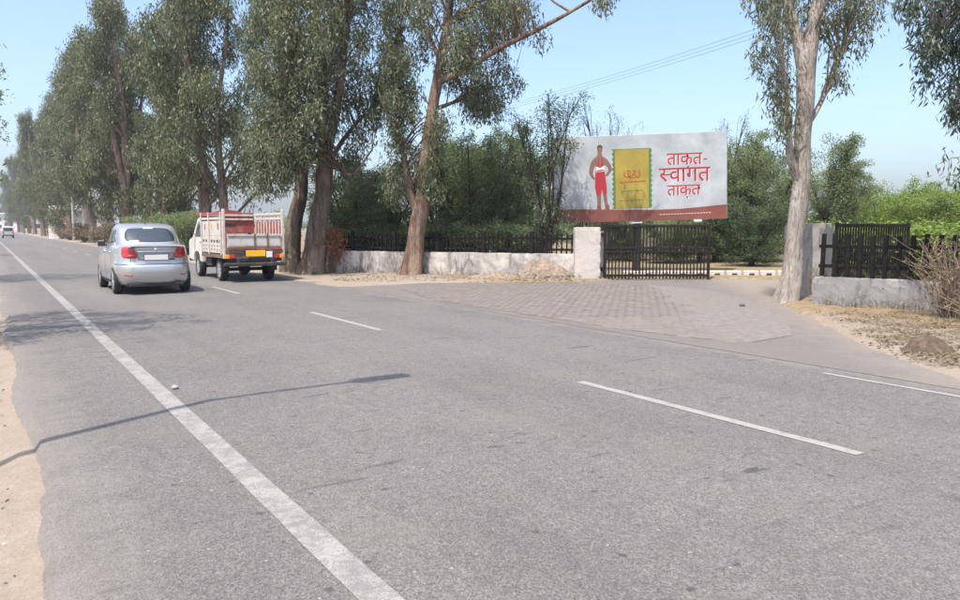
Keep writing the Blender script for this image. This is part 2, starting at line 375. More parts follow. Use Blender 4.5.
def strip(name, w, s0, s1, wid, mat, step=.5, jit=.006):
    mb = MB(); ss = np.arange(s0, s1 + 1e-6, step) if s1 - s0 < 60 else axis([(s0, 40, .4), (40, s1, 5)])
    V = []
    for s in ss:
        q = mnoise.noise(Vector((s * 3, w, 0))) * jit; r = mnoise.noise(Vector((s * 3, w, 9))) * jit
        V += [(w - wid / 2 + q, s, road_z(w - wid / 2)), (w + wid / 2 + r, s, road_z(w + wid / 2))]
    n = len(ss); f = [(2 * i, 2 * i + 1, 2 * i + 3, 2 * i + 2) for i in range(n - 1)]
    return tag(link(name, npmesh(name, np.array(V), np.array(f), mat), None, (0, 0, 0), ROT), kind='structure')
strip('road_edge_line', 1.345, -8, 700, .165, M['line'])
wsn = [WS(G(*p)) for p in ((572, 384), (860, 456), (310, 313), (382, 331), (213, 287), (243, 294))]
for k in range(3):
    (w1, s1), (w2, s2) = wsn[2 * k], wsn[2 * k + 1]
    strip('lane_dash', 5.08, min(s1, s2), max(s1, s2), .105, M['dash'], .1)
per = (wsn[3][1] + wsn[2][1]) / 2 - (wsn[0][1] + wsn[1][1]) / 2
s0 = (wsn[4][1] + wsn[5][1]) / 2
for k in range(1, 14): strip('lane_dash', 5.08, s0 + per * k - 1.5, s0 + per * k + 1.5, .105, M['dash'], .5)
se = WS(G(820, 374))[1]; strip('road_edge_line', 7.66, se - 6, se, .075, M['dash'], .1)

poly_sheet('apron', [RW(w, s) for w, s in APRON], .008, M['apron'], kind='structure')
# interlocking pavers laid over the entrance
pvx = [(404, 290.2), (437, 301), (560, 320), (640, 332), (700, 339), (752, 343), (792, 336), (786, 318), (764, 303), (712, 291), (640, 284.5), (560, 284.2), (450, 285)]
PAV = [WS(G(*p)) for p in pvx]
bedding = poly_sheet('paved_entrance', [RW(w, s) for w, s in PAV], .013, M['joint'], kind='structure')
pm = MB(); bl, bw, g = .225, .1125, .010
pv_mesh = bevel_mesh('paver', (bl - g, bw - g, .05), .006, M['paver'])
cells = []
for r in range(int(min(w for w, s in PAV) / bw) - 1, int(max(w for w, s in PAV) / bw) + 1):
    for q in range(int(min(s for w, s in PAV) / bl) - 1, int(max(s for w, s in PAV) / bl) + 2):
        w = (r + .5) * bw; s = (q + (.5 if r % 2 else 0)) * bl
        cells.append((w, s))
cells = np.array(cells)
jw = cells[:, 0] + rng.normal(0, .06, len(cells)); js = cells[:, 1] + rng.normal(0, .06, len(cells))
cells = cells[inpoly(jw, js, PAV)]
P3 = np.array([RW(w, s) for w, s in cells]); order = np.argsort(P3[:, 1])
pvs = MB(); qa = G(742, 318); qb = G(800, 345); qd = (qb - qa)[:2]; qd /= np.linalg.norm(qd); qn = np.array([-qd[1], qd[0]])
for n_, k in enumerate(order):
    z = .013 - .0195 + rng.normal(0, .0016); rz = TH + math.pi / 2 + rng.normal(0, .012)
    z -= .013 * float(np.clip((np.dot(P3[k][:2] - qa[:2], qn) + 1.0 + .5 * mnoise.noise(Vector((P3[k][0], P3[k][1], 0)))) / .8, 0, 1))     # drifted sand covers the edge towards the verge
    if n_ < 290:
        link('paver', pv_mesh, bedding, (P3[k][0], P3[k][1], z), (rng.normal(0, .004), rng.normal(0, .004), rz))
    else:
        pvs.box((P3[k][0], P3[k][1], z), (bl - g, bw - g, .05), rz, .965)
tag(pvs.build('pavers', M['paver'], bedding), kind='stuff')

# ------------------------------------------------------------------ trees
def leaf_cloud(C, per, rx, rz, L, wd, droop=1., spread=.55):
    """hanging leaves round each clump centre"""
    C = np.asarray(C); n = len(C) * per
    c = np.repeat(C, per, 0); sz = np.repeat(rng.uniform(.7, 1.3, len(C)), per)[:, None]
    u = rng.normal(size=(n, 3)); u /= np.linalg.norm(u, axis=1)[:, None]; r = rng.random(n)[:, None] ** .5
    p = c + u * r * sz * np.array([rx, rx, rz])
    d = rng.normal(size=(n, 3)) * spread; d[:, 2] -= droop; d /= np.linalg.norm(d, axis=1)[:, None]
    a = rng.normal(size=(n, 3)); sd_ = np.cross(d, a); sd_ /= np.linalg.norm(sd_, axis=1)[:, None] + 1e-9
    l = (L * rng.uniform(.6, 1.25, n))[:, None]; w = (wd * rng.uniform(.7, 1.3, n))[:, None]
    V = np.stack([p, p + d * l * .45 + sd_ * w, p + d * l, p + d * l * .45 - sd_ * w], 1).reshape(-1, 3)
    return V, np.arange(n * 4).reshape(-1, 4)
def sample_poly(poly, n):
    P = np.array(poly, float); lo, hi = P.min(0), P.max(0); out = []
    while len(out) < n:
        q = rng.random((n * 2, 2)) * (hi - lo) + lo; out += list(q[inpoly(q[:, 0], q[:, 1], poly)])
    return np.array(out[:n])
def twigs(mb, C, L, r0=.018):
    L = np.asarray(L)
    for c in C:
        d = np.linalg.norm(L[:, :3] - c - np.array([0, 0, -.5]), axis=1) + np.maximum(0, L[:, 2] - c[2]) * .8
        k = int(np.argsort(d)[random.randrange(0, 3)]); a = L[k, :3]; b = c + np.array([0, 0, .15])
        m = (a + b) / 2 + np.array([0, 0, .18 * np.linalg.norm(b - a)]) + rng.normal(0, .06, 3)
        mb.tube(smooth_path([a, m, b, b + np.array([0, 0, -.3])], 3), np.linspace(min(L[k, 3] * .6, r0 * (1 + np.linalg.norm(b - a) * .35)), .004, 10), 4, closed=False)
def skel_tree(name, label, cat, depth, limbs, polys, bark, leaf, L=.18, wd=.021, rx=.42, rz=.58, per=125, extra=None, droop=1.0, group=None):
    base = at(limbs[0][0][0], limbs[0][0][1], depth); base[2] = 0
    root = thing(name, label, cat, base, 0, group)
    tm = MB(); pts = []
    for li, lb in enumerate(limbs):
        P = np.array([at(p[0], p[1], depth + p[2]) - base for p in lb]); rr = np.array([p[3] for p in lb])
        if li == 0 or lb[0][1] > 262: P[0][2] = -.12
        S_ = smooth_path(P, 8); r_ = np.interp(np.linspace(0, len(rr) - 1, len(S_)), np.arange(len(rr)), rr)
        big = rr[0] > .2
        if big: S_[1:] += np.array([[mnoise.noise(Vector((q[2] * .8, li, 0))), mnoise.noise(Vector((q[2] * .8, li, 7))), 0] for q in S_[1:]]) * .05
        tm.tube(S_, r_, 16 if big else 8, .28 if big else .15, closed=False)
        for q, r in zip(S_, r_):
            if r < .17: pts.append((*q, r))
    C = []
    for poly, n, dz, ds in polys:
        for (x, y) in sample_poly(poly, n): C.append(at(x, y, depth + dz + rng.normal(0, ds)) - base)
    C = np.array(C)
    twigs(tm, C, pts)
    tm.build('trunk', bark, root, True)
    V, f = leaf_cloud(C, per, rx, rz, L, wd, droop)
    link('crown', npmesh('crown', V, f, leaf), root)
    return root

# the pair of old eucalyptus trunks by the pickup
skel_tree('eucalyptus_tree', 'huge grey-brown eucalyptus with flared trunk right beside the pickup', 'tree', 26.2,
  [[(312, 277, 0, .60), (314, 262, 0, .43), (318, 235, 0, .36), (322, 200, 0, .30), (325, 150, 0, .26), (322, 100, .2, .2), (318, 50, .3, .16), (315, 0, .3, .13), (312, -80, .2, .08), (312, -130, 0, .03)],
   [(324, 160, 0, .18), (336, 110, -.3, .16), (344, 50, -.5, .12), (352, -20, -.5, .08), (360, -90, -.6, .03)],
   [(323, 125, 0, .12), (302, 80, -.6, .10), (286, 30, -.9, .07), (276, -50, -1, .03)],
   [(326, 170, 0, .09), (343, 140, .5, .08), (362, 118, .9, .05), (378, 108, 1.1, .02)],
   [(325, 150, 0, .09), (350, 175, -.6, .05), (372, 150, -.8, .03)],
   [(317, 60, .3, .1), (330, 20, 1.2, .07), (335, -40, 1.7, .03)]],
  [([(250, -10), (246, 60), (253, 110), (262, 160), (305, 165), (330, 130), (340, 60), (340, -10)], 170, -1.1, .8),
   ([(300, -10), (300, 90), (345, 110), (385, 90), (392, -10)], 75, .6, .9),
   ([(256, 140), (258, 190), (285, 192), (305, 165), (310, 130)], 34, -.9, .6),
   ([(332, 110), (340, 178), (362, 168), (385, 120), (388, 80)], 34, .7, .5),
   ([(255, -10), (280, -140), (350, -150), (390, -10)], 90, 0, 1.3)], M['bark_grey'], M['euc'])
skel_tree('eucalyptus_tree', 'dark slimmer eucalyptus trunk just left of the huge flared one', 'tree', 27.4,
  [[(291, 276, 0, .46), (292, 255, 0, .33), (296, 220, 0, .28), (301, 180, 0, .23), (299, 120, 0, .17), (288, 60, .3, .11), (277, 0, .4, .07), (270, -70, .4, .02)],
   [(300, 150, 0, .1), (280, 110, .4, .06), (262, 90, .8, .02)], [(296, 90, 0, .1), (310, 30, 1, .06), (312, -30, 1.4, .02)]],
  [([(247, 0), (243, 60), (250, 130), (256, 175), (285, 170), (300, 100), (300, 0)], 95, .5, .6), ([(250, 0), (262, -90), (300, -90), (305, 0)], 40, .5, .8)], M['bark_grey'], M['euc_dark'])
# leaning tan eucalyptus in front of the low white wall
skel_tree('eucalyptus_tree', 'leaning tan eucalyptus with forked trunk before the low white wall', 'tree', 25.1,
  [[(411, 279, 0, .50), (413, 265, 0, .36), (417, 240, 0, .30), (422, 205, 0, .27), (428, 150, 0, .225), (436, 90, 0, .185), (446, 30, .1, .15), (453, -30, .2, .10), (458, -100, .2, .03)],
   [(420, 218, 0, .17), (410, 192, .1, .125), (403, 150, .2, .095), (397, 110, .3, .07), (399, 60, .4, .05), (402, 10, .5, .02)],
   [(438, 82, 0, .13), (465, 70, -.4, .10), (500, 48, -.7, .085), (535, 31, -.9, .07), (570, 12, -1, .055), (602, -8, -1.1, .04), (630, -35, -1.2, .015)],
   [(447, 25, .1, .1), (478, 0, .6, .07), (505, -40, .9, .02)], [(441, 60, 0, .09), (422, 20, .8, .06), (412, -40, 1.2, .02)],
   [(433, 110, 0, .08), (460, 100, .8, .05), (490, 88, 1.2, .03), (515, 84, 1.4, .012)], [(401, 140, .2, .05), (385, 110, -.3, .03), (378, 90, -.4, .015)],
   [(570, 12, -1, .04), (548, -4, -.8, .03), (540, -30, -.8, .015)]],
  [([(384, 95), (396, 150), (412, 150), (420, 100), (410, 60), (390, 50)], 42, .2, .5),
   ([(378, 0), (385, 60), (425, 60), (440, 0)], 36, .5, .8),
   ([(440, 20), (445, 80), (480, 70), (505, 40), (535, 15), (530, -10), (450, -10)], 74, .2, .8),
   ([(455, 75), (455, 105), (492, 122), (522, 82), (500, 66)], 34, .9, .5),
   ([(420, 110), (425, 190), (440, 195), (446, 120)], 18, -.3, .35),
   ([(390, 165), (390, 190), (402, 200), (404, 165)], 6, .2, .2),
   ([(586, -12), (590, 4), (612, 6), (612, -12)], 4, -1.1, .2), ([(530, 20), (536, 42), (545, 40), (542, 22)], 2, -.9, .1),
   ([(385, 0), (400, -110), (500, -120), (540, -30), (530, 0)], 85, .3, 1.2)], M['bark_tan'], M['euc'], per=120, rx=.42, rz=.55)
# pale eucalyptus at the right gate pillar
skel_tree('eucalyptus_tree', 'pale eucalyptus with flaking bark standing against the right gate pillar', 'tree', 16.05,
  [[(786, 308, 0, .34), (787, 298, 0, .27), (792, 270, 0, .205), (797, 230, 0, .185), (801, 180, 0, .18), (804, 120, 0, .185), (806, 70, 0, .185), (812, 40, 0, .165), (818, 5, 0, .14), (827, -50, .2, .1), (836, -110, .2, .03)],
   [(806, 75, 0, .17), (797, 38, .1, .13), (787, 0, .2, .11), (776, -60, .3, .05), (770, -110, .3, .02)],
   [(800, 185, 0, .10), (791, 158, -.1, .085), (788, 120, -.2, .055), (784, 70, -.3, .03), (772, 30, -.4, .012)],
   [(804, 130, 0, .07), (820, 104, .3, .05), (838, 62, .5, .04), (852, 18, .6, .02)], [(790, 10, .2, .07), (768, -10, .4, .05), (752, -30, .6, .02)],
   [(818, 5, 0, .08), (848, -15, .1, .06), (872, -20, .2, .03)]],
  [([(748, -10), (755, 55), (764, 100), (775, 112), (790, 80), (795, -10)], 50, .1, .5), ([(778, 95), (776, 150), (792, 150), (794, 95)], 9, -.2, .15),
   ([(822, -10), (826, 60), (838, 92), (862, 50), (880, 20), (880, -10)], 40, .3, .5), ([(795, -10), (800, 40), (825, 30), (825, -10)], 14, .7, .4),
   ([(750, -10), (760, -110), (850, -130), (885, -10)], 70, .1, .9)], M['bark_pale'], M['euc'], L=.15, wd=.015, rx=.28, rz=.40, per=48)
# tree standing outside the picture on the right whose boughs hang in
skel_tree('eucalyptus_tree', 'boughs of dark hanging leaves reaching in at the upper right edge', 'tree', 12.6,
  [[(1105, 322, 0, .40), (1102, 300, 0, .3), (1098, 220, 0, .26), (1090, 120, 0, .22), (1080, 30, 0, .18), (1072, -60, 0, .14), (1068, -160, 0, .05)],
   [(1085, 70, 0, .14), (1040, 10, .1, .10), (990, -30, .2, .07), (930, -40, .2, .045), (895, -30, .3, .02)], [(1088, 110, 0, .09), (1040, 90, .4, .06), (995, 92, .5, .04), (960, 98, .5, .015)],
   [(1092, 150, 0, .07), (1040, 150, -.2, .05), (990, 152, -.3, .03), (962, 156, -.3, .01)], [(990, -30, .2, .06), (960, 10, .3, .04), (935, 40, .3, .015)]],
  [([(893, -20), (905, 30), (925, 60), (965, 55), (970, -20)], 40, .25, .3), ([(940, 50), (946, 118), (970, 122), (990, 50)], 16, .4, .25),
   ([(920, 55), (925, 92), (936, 92), (938, 60)], 4, .3, .1), ([(946, 158), (950, 178), (975, 182), (985, 158)], 5, -.2, .2),
   ([(970, -40), (970, 150), (1120, 170), (1160, -60)], 110, .2, .9), ([(900, -20), (930, -150), (1160, -180), (1170, -20)], 120, .1, 1.1)],
  M['bark_pale'], M['euc_dark'], L=.15, wd=.016, rx=.24, rz=.32, per=58)

def copy_tree(root, loc, rz, sc, label, group=None):
    r = root.copy(); COL.objects.link(r); r.location = tuple(loc); r.rotation_euler = (0, 0, rz); r.scale = sc if isinstance(sc, tuple) else (sc, sc, sc); r['label'] = label
    if group: r['group'] = group
    for c in root.children:
        k = c.copy(); COL.objects.link(k); k.parent = r
    return r
used = set()
def place(proto, *a, **k):
    if proto.name not in used:
        used.add(proto.name); loc, rz, sc, label = a[:4]
        proto.location = tuple(loc); proto.rotation_euler = (0, 0, rz); proto.scale = sc if isinstance(sc, tuple) else (sc, sc, sc); proto['label'] = label
        if len(a) > 4: proto['group'] = a[4]
        return proto
    return copy_tree(proto, *a, **k)
def make_euc(H, stems, spread, leaf, bark, nl, per, low):
    root = thing('eucalyptus_tree', 'x', 'tree'); tm = MB(); pts = []; C = []
    for k in range(stems):
        a = rng.uniform(0, 6.28); lean = rng.uniform(.02, .09) * (1 if stems > 1 else .4); h = H * rng.uniform(.78, 1.) if k else H
        b0 = np.array([math.cos(a), math.sin(a), 0]) * (.55 if stems > 1 else 0)
        P = np.array([b0 + np.array([math.cos(a) * lean * t * h + .3 * math.sin(t * 7 + k), math.sin(a) * lean * t * h + .3 * math.cos(t * 6 + k) - .3, t * h]) for t in np.linspace(0, 1, 9)]); P[0][2] = -.2
        S_ = smooth_path(P, 4); rr = .42 * (1 - np.linspace(0, 1, len(S_))) ** .75 * (1 if k == 0 else .75) + .01
        tm.tube(S_, rr, 10, .2, closed=False); pts += [(*q, r) for q, r in zip(S_, rr) if q[2] > low * H]
        for m in range(nl):
            t = low + (1 - low) * (m + rng.random()) / nl; i = min(len(S_) - 2, int(t * (len(S_) - 1))); o = S_[i]
            ang = rng.uniform(0, 6.28); ln = spread * (1.1 - .75 * t) * rng.uniform(.55, 1.15)
            d = np.array([math.cos(ang), math.sin(ang), 0]); Q = smooth_path([o, o + d * ln * .45 + [0, 0, ln * .45], o + d * ln * .85 + [0, 0, ln * .75], o + d * ln + [0, 0, ln * .70]], 4)
            tm.tube(Q, np.linspace(max(.03, rr[i] * .4), .01, len(Q)), 5, closed=False); pts += [(*q, .03) for q in Q]
            for q in (.4, .62, .8, .95, 1.):
                for _ in range(2): C.append(Q[int(q * (len(Q) - 1))] + rng.normal(0, .35, 3) + [0, 0, -.25])
        for q in np.linspace(.86, 1., 6): C.append(S_[int(q * (len(S_) - 1))] + rng.normal(0, .18, 3))
    C = np.array(C); tm.build('trunk', bark, root, True)
    V, f = leaf_cloud(C, per, .62, .95, .34, .038, 1.0, .5); link('crown', npmesh('crown', V, f, leaf), root); return root
EU = [make_euc(20, 2, 4.2, M['euc_far'], M['bark_grey'], 24, 62, .14), make_euc(20, 3, 3.6, M['euc_far'], M['bark_tan'], 18, 60, .12),
      make_euc(20, 1, 3.4, M['euc'], M['bark_pale'], 30, 64, .14), make_euc(20, 2, 3.2, M['euc_far'], M['bark_tan'], 24, 62, .06)]
rowspec = [(211, -60, 10.4, 0, 'tall roadside eucalyptus whose pale trunk rises above the pickup cab'), (183, -10, 11.5, 2, 'dark roadside eucalyptus above the gap between car and pickup'),
  (168, 18, 10.3, 1, 'broad olive eucalyptus standing straight above the silver car boot'), (146, 25, 11.8, 3, 'olive eucalyptus behind the leaning bare trunk'),
  (127, 2, 10.2, 1, 'tall eucalyptus with ragged top above the left side of the silver car'), (112, -14, 11.6, 2, 'narrow eucalyptus with the highest top left of the silver car'),
  (97, 52, 10.2, 0, 'olive eucalyptus standing over the car door mirror'), (84, 46, 11.0, 2, 'thin spire-topped eucalyptus standing beyond the pale utility pole'),
  (70, 88, 10.3, 3, 'bushy eucalyptus beside the pale utility pole'), (57, 97, 11.0, 0, 'far eucalyptus left of the pale utility pole'), (46, 112, 10.2, 1, 'far eucalyptus with cluster of pale thin stems'),
  (36, 118, 11.0, 3, 'distant eucalyptus, fifth from the far end of the row'), (28, 122, 10.5, 0, 'distant eucalyptus, fourth from the far end of the row'), (20, 130, 10.5, 1, 'distant eucalyptus, third from the far end of the row'),
  (12, 146, 10.5, 3, 'distant eucalyptus, second from the far end of the row'), (5, 165, 10.5, 0, 'most distant eucalyptus at the far end of the roadside row')]
for n_, (px, ty, w, k, lab) in enumerate(rowspec):
    s = s_at_px(px, w); p = RW(w, s); h = at(px, ty, p[1])[2]; h = min(h, 27)
    sc = h / 20.; wx = max(.75, min(1.12, sc)) * (1 + .1 * math.sin(n_ * 2.3))
    place(EU[k], (p[0], p[1], 0), n_ * 1.9 + .4, (wx, wx, sc), lab, 'eucalyptus row along the far side of the road')
# bare leaning trunk over the bush
mb = MB(); P0 = RW(10.6, s_at_px(151, 10.6)); lt = thing('dead_tree', 'bare pale leaning trunk rising from the green bush', 'tree', (P0[0], P0[1], 0))
Pp = [at(151, 246, P0[1]), at(154, 205, P0[1]), at(158, 170, P0[1] + .3), at(161, 145, P0[1] + .5)]
mb.tube(smooth_path([np.array(p) - [P0[0], P0[1], 0] for p in Pp], 5), np.linspace(.17, .05, 16), 8, .2); mb.tube([np.array(Pp[2]) - [P0[0], P0[1], 0], np.array(at(166, 160, P0[1])) - [P0[0], P0[1], 0]], [.06, .02], 6)
mb.build('trunk', M['bark_pale'], lt, True)

def make_acacia(H, spread, stems, leaf, ncl, per, L=.10, wd=.018, rx=.42, rz=.32, low=.25, name='acacia_tree'):
    root = thing(name, 'x', 'tree'); tm = MB(); pts = []; C = []
    for k in range(stems):
        a = k * 6.283 / stems + rng.uniform(-.4, .4); sp = spread * rng.uniform(.35, .8); h = H * rng.uniform(.75, 1.)
        e = np.array([math.cos(a) * sp, math.sin(a) * sp, h]); m = e * np.array([.4, .4, .5]) + rng.normal(0, .15, 3)
        S_ = smooth_path([(0, 0, -.1), e * np.array([.12, .12, .2]), m, e], 6); rr = np.linspace(.09, .012, len(S_)) * H / 6
        tm.tube(S_, rr, 7, .15, closed=False); pts += [(*q, r) for q, r in zip(S_, rr)][5:]
        for q in (.8, .88, .95, 1.): C += [S_[int(q * (len(S_) - 1))] + rng.normal(0, [.22, .22, .12]) for _ in range(2)]
        for _ in range(ncl // stems):
            t = rng.uniform(low, 1.); o = S_[int(t * (len(S_) - 1))]; ang = rng.uniform(0, 6.28); ln = spread * rng.uniform(.1, .55) * (1.15 - .6 * t)
            C.append(o + np.array([math.cos(ang) * ln, math.sin(ang) * ln, rng.uniform(-.25, .4) * H * .1]))
    C = np.array(C); twigs(tm, C, pts, .012); tm.build('trunk', M['bark_dark'], root, True)
    V, f = leaf_cloud(C, per, rx, rz, L, wd, .25, .8); link('crown', npmesh('crown', V, f, leaf), root); return root
AC = [make_acacia(6, 2.6, 8, M['acacia'], 230, 120, L=.11, wd=.021), make_acacia(6, 2.4, 7, M['acacia_dark'], 190, 110, L=.11, wd=.02), make_acacia(6, 3.0, 9, M['acacia'], 280, 120, L=.11, wd=.021, low=.1)]
acs = [(352, 29.0, 158, 0, 'feathery green tree behind the white wall beside the huge trunk'), (384, 31, 168, 2, 'light green feathery tree behind the wall between the two trunks'),
  (372, 35, 150, 1, 'darker feathery tree further back between the two trunks'), (440, 31, 132, 2, 'feathery tree showing just right of the leaning tan trunk'), (468, 29.5, 126, 0, 'feathery green tree above the middle of the left fence'),
  (498, 31, 122, 2, 'dense feathery tree in the middle of the left garden'), (520, 34, 135, 1, 'dark feathery tree behind the right half of the left fence'),
  (700, 34, 150, 0, 'feathery tree behind the right end of the billboard'), (735, 36, 128, 2, 'large grey-green tree standing right of the billboard'), (765, 34, 138, 0, 'feathery tree between the billboard and pale gate tree'),
  (752, 30.5, 190, 1, 'low dark tree behind the striped kerb'), (835, 37, 158, 2, 'green tree just right of the pale gate tree'), (620, 36, 195, 2, 'bushy tree seen through the bars of the left gate leaf'), (668, 33, 212, 0, 'low bush seen through the right part of the gate leaf'),
  (590, 40, 178, 1, 'tree hidden behind the billboard, seen under its left part')]
for n_, (px, dep, ty, k, lab) in enumerate(acs):
    p = at(px, 240, dep); h = at(px, ty, dep)[2]; sc = h / 6.2; wx = .6 + sc * .45
    place(AC[k], (p[0], dep, 0), n_ * 2.1, (wx, wx, sc), lab, 'feathery trees in the garden')
# dark sparse tree in front of the billboard's left edge
ad = make_acacia(6.3, 1.7, 6, M['acacia_dark'], 110, 55, L=.09, wd=.016, rx=.3, rz=.3, low=.3)
p = at(546, 240, 25.6); place(ad, (p[0], 25.6, 0), .5, (1, 1, .96), 'sparse dark tree overlapping the left edge of the billboard')
bt = make_acacia(6, 1.8, 7, M['acacia_dark'], 70, 22, L=.08, wd=.012, rx=.35, rz=.3, low=.5)
p = at(605, 240, 33); place(bt, (p[0], 33, 0), 0, (.9, .9, at(605, 102, 33)[2] / 6), 'nearly bare tree whose top shows over the billboard')
copy_tree(bt, (at(715, 240, 34)[0], 34, 0), 2.2, (.8, .8, at(715, 112, 34)[2] / 6), 'nearly bare tree top at the right corner of the billboard')
co_ = make_acacia(6.4, .75, 5, M['acacia'], 170, 110, L=.11, wd=.022, rx=.3, rz=.4, low=.2, name='conifer_tree')
p = at(838, 240, 36); place(co_, (p[0], 36, 0), 0, (1.0, 1.0, at(838, 120, 36)[2] / 6.5), 'slender spire tree rising over the right gate leaf')
LM = [make_acacia(4.2, 2.4, 7, M['lime'], 170, 80, L=.12, wd=.026, rx=.45, rz=.42, low=.12, name='lime_green_tree')]
for n_, (px, dep, ty, lab) in enumerate([(872, 43, 196, 'bright lime tree above the open right gate leaf'), (905, 44, 182, 'tallest bright lime tree behind the right fence'), (938, 41, 188, 'bright lime tree behind the dry shrub at right edge'), (968, 39, 190, 'bright lime tree cut by the right edge of the picture'), (852, 47, 200, 'small lime tree next to the slender spire tree'), (888, 50, 192, 'far lime tree between two nearer bright ones')]):
    p = at(px, 240, dep); place(LM[0], (p[0], dep, 0), n_ * 1.7, (1.05, 1.05, at(px, ty, dep)[2] / 4.2), lab, 'bright lime trees behind the right fence')

# trees on the near (left) side of the road, outside the picture, that shade it
lf = make_acacia(6.2, 3.1, 7, M['acacia'], 150, 80, L=.10, wd=.017, rx=.36, rz=.26, low=.3, name='shade_tree')
for n_, (w, s, sc, lab) in enumerate([(-1.55, 13.4, 1.05, 'feathery roadside tree whose twigs reach in at the left edge'), (-1.9, 27., 1.1, 'second roadside tree left of the picture, shading the road'), (-3.0, 52., 1.1, 'third roadside tree left of the picture, shading the road'), (-3.2, 80., 1.2, 'fourth roadside tree left of the picture, far off')]):
    p = RW(w, s); place(lf, (p[0], p[1], -.1), n_ * 2.3 + 1.0, sc, lab, 'shade trees on the near side of the road')

# low growth: bush behind the car, dry verge shrubs, orange shrub by the huge trunk
bu = make_acacia(2.6, 1.9, 8, M['acacia'], 170, 90, L=.11, wd=.022, rx=.32, rz=.3, low=.05, name='bush')
for n_, (px, w, h, lab) in enumerate([(172, 9.9, 2.7, 'big green bush behind the silver car roof'), (190, 10.2, 2.6, 'green bush against the pickup cab'), (150, 10.2, 2.5, 'green bush at the foot of the leaning bare trunk')]):
    p = RW(w, s_at_px(px, w)); place(bu, (p[0], p[1], 0), n_ * 1.3, (1.15, 1.15, h / 2.7), lab, 'green bushes on the far verge')
for n_, (px, dep, lab) in enumerate([(352, 28.6, 'low green bush behind the fence right of the orange shrub'), (395, 28.8, 'low green bush behind the fence left of the leaning trunk'), (452, 27.9, 'low green bush behind the fence just right of the leaning trunk'), (490, 27.6, 'low green bush behind the middle of the left fence'), (528, 27.2, 'low green bush behind the fence next to the rubble heap')]):
    place(bu, (at(px, 240, dep)[0], dep, 0), n_ * 2.3, (.95, .8, .66), lab, 'low bushes behind the left fence')
lb = make_acacia(2.0, 1.5, 8, M['lime'], 120, 80, L=.12, wd=.026, rx=.3, rz=.26, low=.05, name='bush')
for n_, (px, dep, lab) in enumerate([(858, 23.5, 'low yellow-green bush behind the open gate leaf'), (886, 22, 'low yellow-green bush behind the middle of the right fence'), (915, 23, 'low yellow-green bush behind the right fence before the tallest lime tree'), (946, 20.5, 'low yellow-green bush behind the dry brushwood'), (975, 20, 'low yellow-green bush at the very right edge')]):
    place(lb, (at(px, 240, dep)[0], dep, 0), n_ * 1.9, (1.25, 1.25, .78), lab, 'low bushes behind the right fence')
def make_dry(H, spread, n, leaf=None, nleaf=300, L=.07, wd=.015):
    root = thing('dry_shrub', 'x', 'shrub'); tm = MB(); C = []
    for k in range(n):
        a = rng.uniform(0, 6.28); sp = spread * rng.uniform(.1, 1); e = np.array([math.cos(a) * sp, math.sin(a) * sp, H * rng.uniform(.5, 1)])
        b = np.array([rng.normal(0, .08 * spread), rng.normal(0, .08 * spread), -.03])
        Q = smooth_path([b, b + (e - b) * [.35, .35, .5] + rng.normal(0, .06, 3), e], 4); tm.tube(Q, np.linspace(.011, .003, len(Q)), 4, closed=False)
        for _ in range(4):
            o = Q[random.randrange(2, len(Q) - 1)]; q = o + np.array([*rng.normal(0, .2 * H, 2), rng.uniform(.05, .3) * H]); tm.tube([o, (o + q) / 2 + rng.normal(0, .02, 3), q], [.006, .004, .002], 4, closed=False); C.append(q)
        C.append(e)
    tm.build('stems', M['twig'], root)
    if leaf:
        V, f = leaf_cloud(np.array(C), max(1, nleaf // len(C)), .12 * H, .12 * H, L, wd, .3, .9); link('leaves', npmesh('leaves', V, f, leaf), root)
    return root
dv = make_dry(1.3, 1.3, 60, M['dry_leaf'], 1800, .13, .03)
for n_, px in enumerate([118, 108, 99, 91, 84, 77, 70, 62, 54]):
    w = 9.6 + .5 * math.sin(n_ * 2.7); p = RW(w, s_at_px(px, w))
    place(dv, (p[0], p[1], 0), n_ * 1.1, (1.6, 1.6, 1.25 + .3 * math.sin(n_ * 1.9)), 'dry brown shrub on the far verge, %s from the silver car' % ['first', 'second', 'third', 'fourth', 'fifth', 'sixth', 'seventh', 'eighth', 'ninth'][n_], 'dry shrubs along the far verge')
os_ = make_dry(1.5, .38, 34, M['orange_leaf'], 1300, .09, .024); p = G(331, 274); place(os_, (p[0], p[1] + .2, 0), 0, 1.05, 'orange-red shrub between the huge trunk and white wall')
rs = make_dry(1.45, .75, 70, M['dry_leaf'], 350, .07, .014); p = G(948, 322); place(rs, (p[0], p[1], 0), 0, 1., 'tangle of dry brushwood before the right fence'); rs['label'] = 'tangle of dry brushwood before the right fence'
rs2 = make_dry(.8, .8, 50, M['dry_leaf'], 500, .08, .016); p = G(985, 335); place(rs2, (p[0], p[1], 0), 0, 1., 'low dry brush at the right edge of the verge')

# far wood closing the view beyond the gardens
C = []
for n_ in range(420):
    x = rng.uniform(-20, 130); y = 75 + rng.uniform(0, 30) + abs(x) * .2
    C.append((x, y, rng.uniform(.3, 1) ** 1 * (4.0 + 1.3 * math.sin(x * .31) + .8 * math.sin(x * .83 + 1))))
for n_ in range(260):
    x = rng.uniform(-150, -5); y = rng.uniform(95, 300)
    if x * N2[0] + y * N2[1] > 46: C.append((x, y, rng.uniform(.3, 1) * (5. + 1.2 * math.sin(x * .2))))
V, f = leaf_cloud(np.array(C), 120, 1.6, 1.2, .5, .12, .3, .8)
tag(link('distant_wood', npmesh('distant_wood', V, f, M['acacia'])), 'grey-green band of distant trees beyond the gardens', 'trees', kind='stuff')

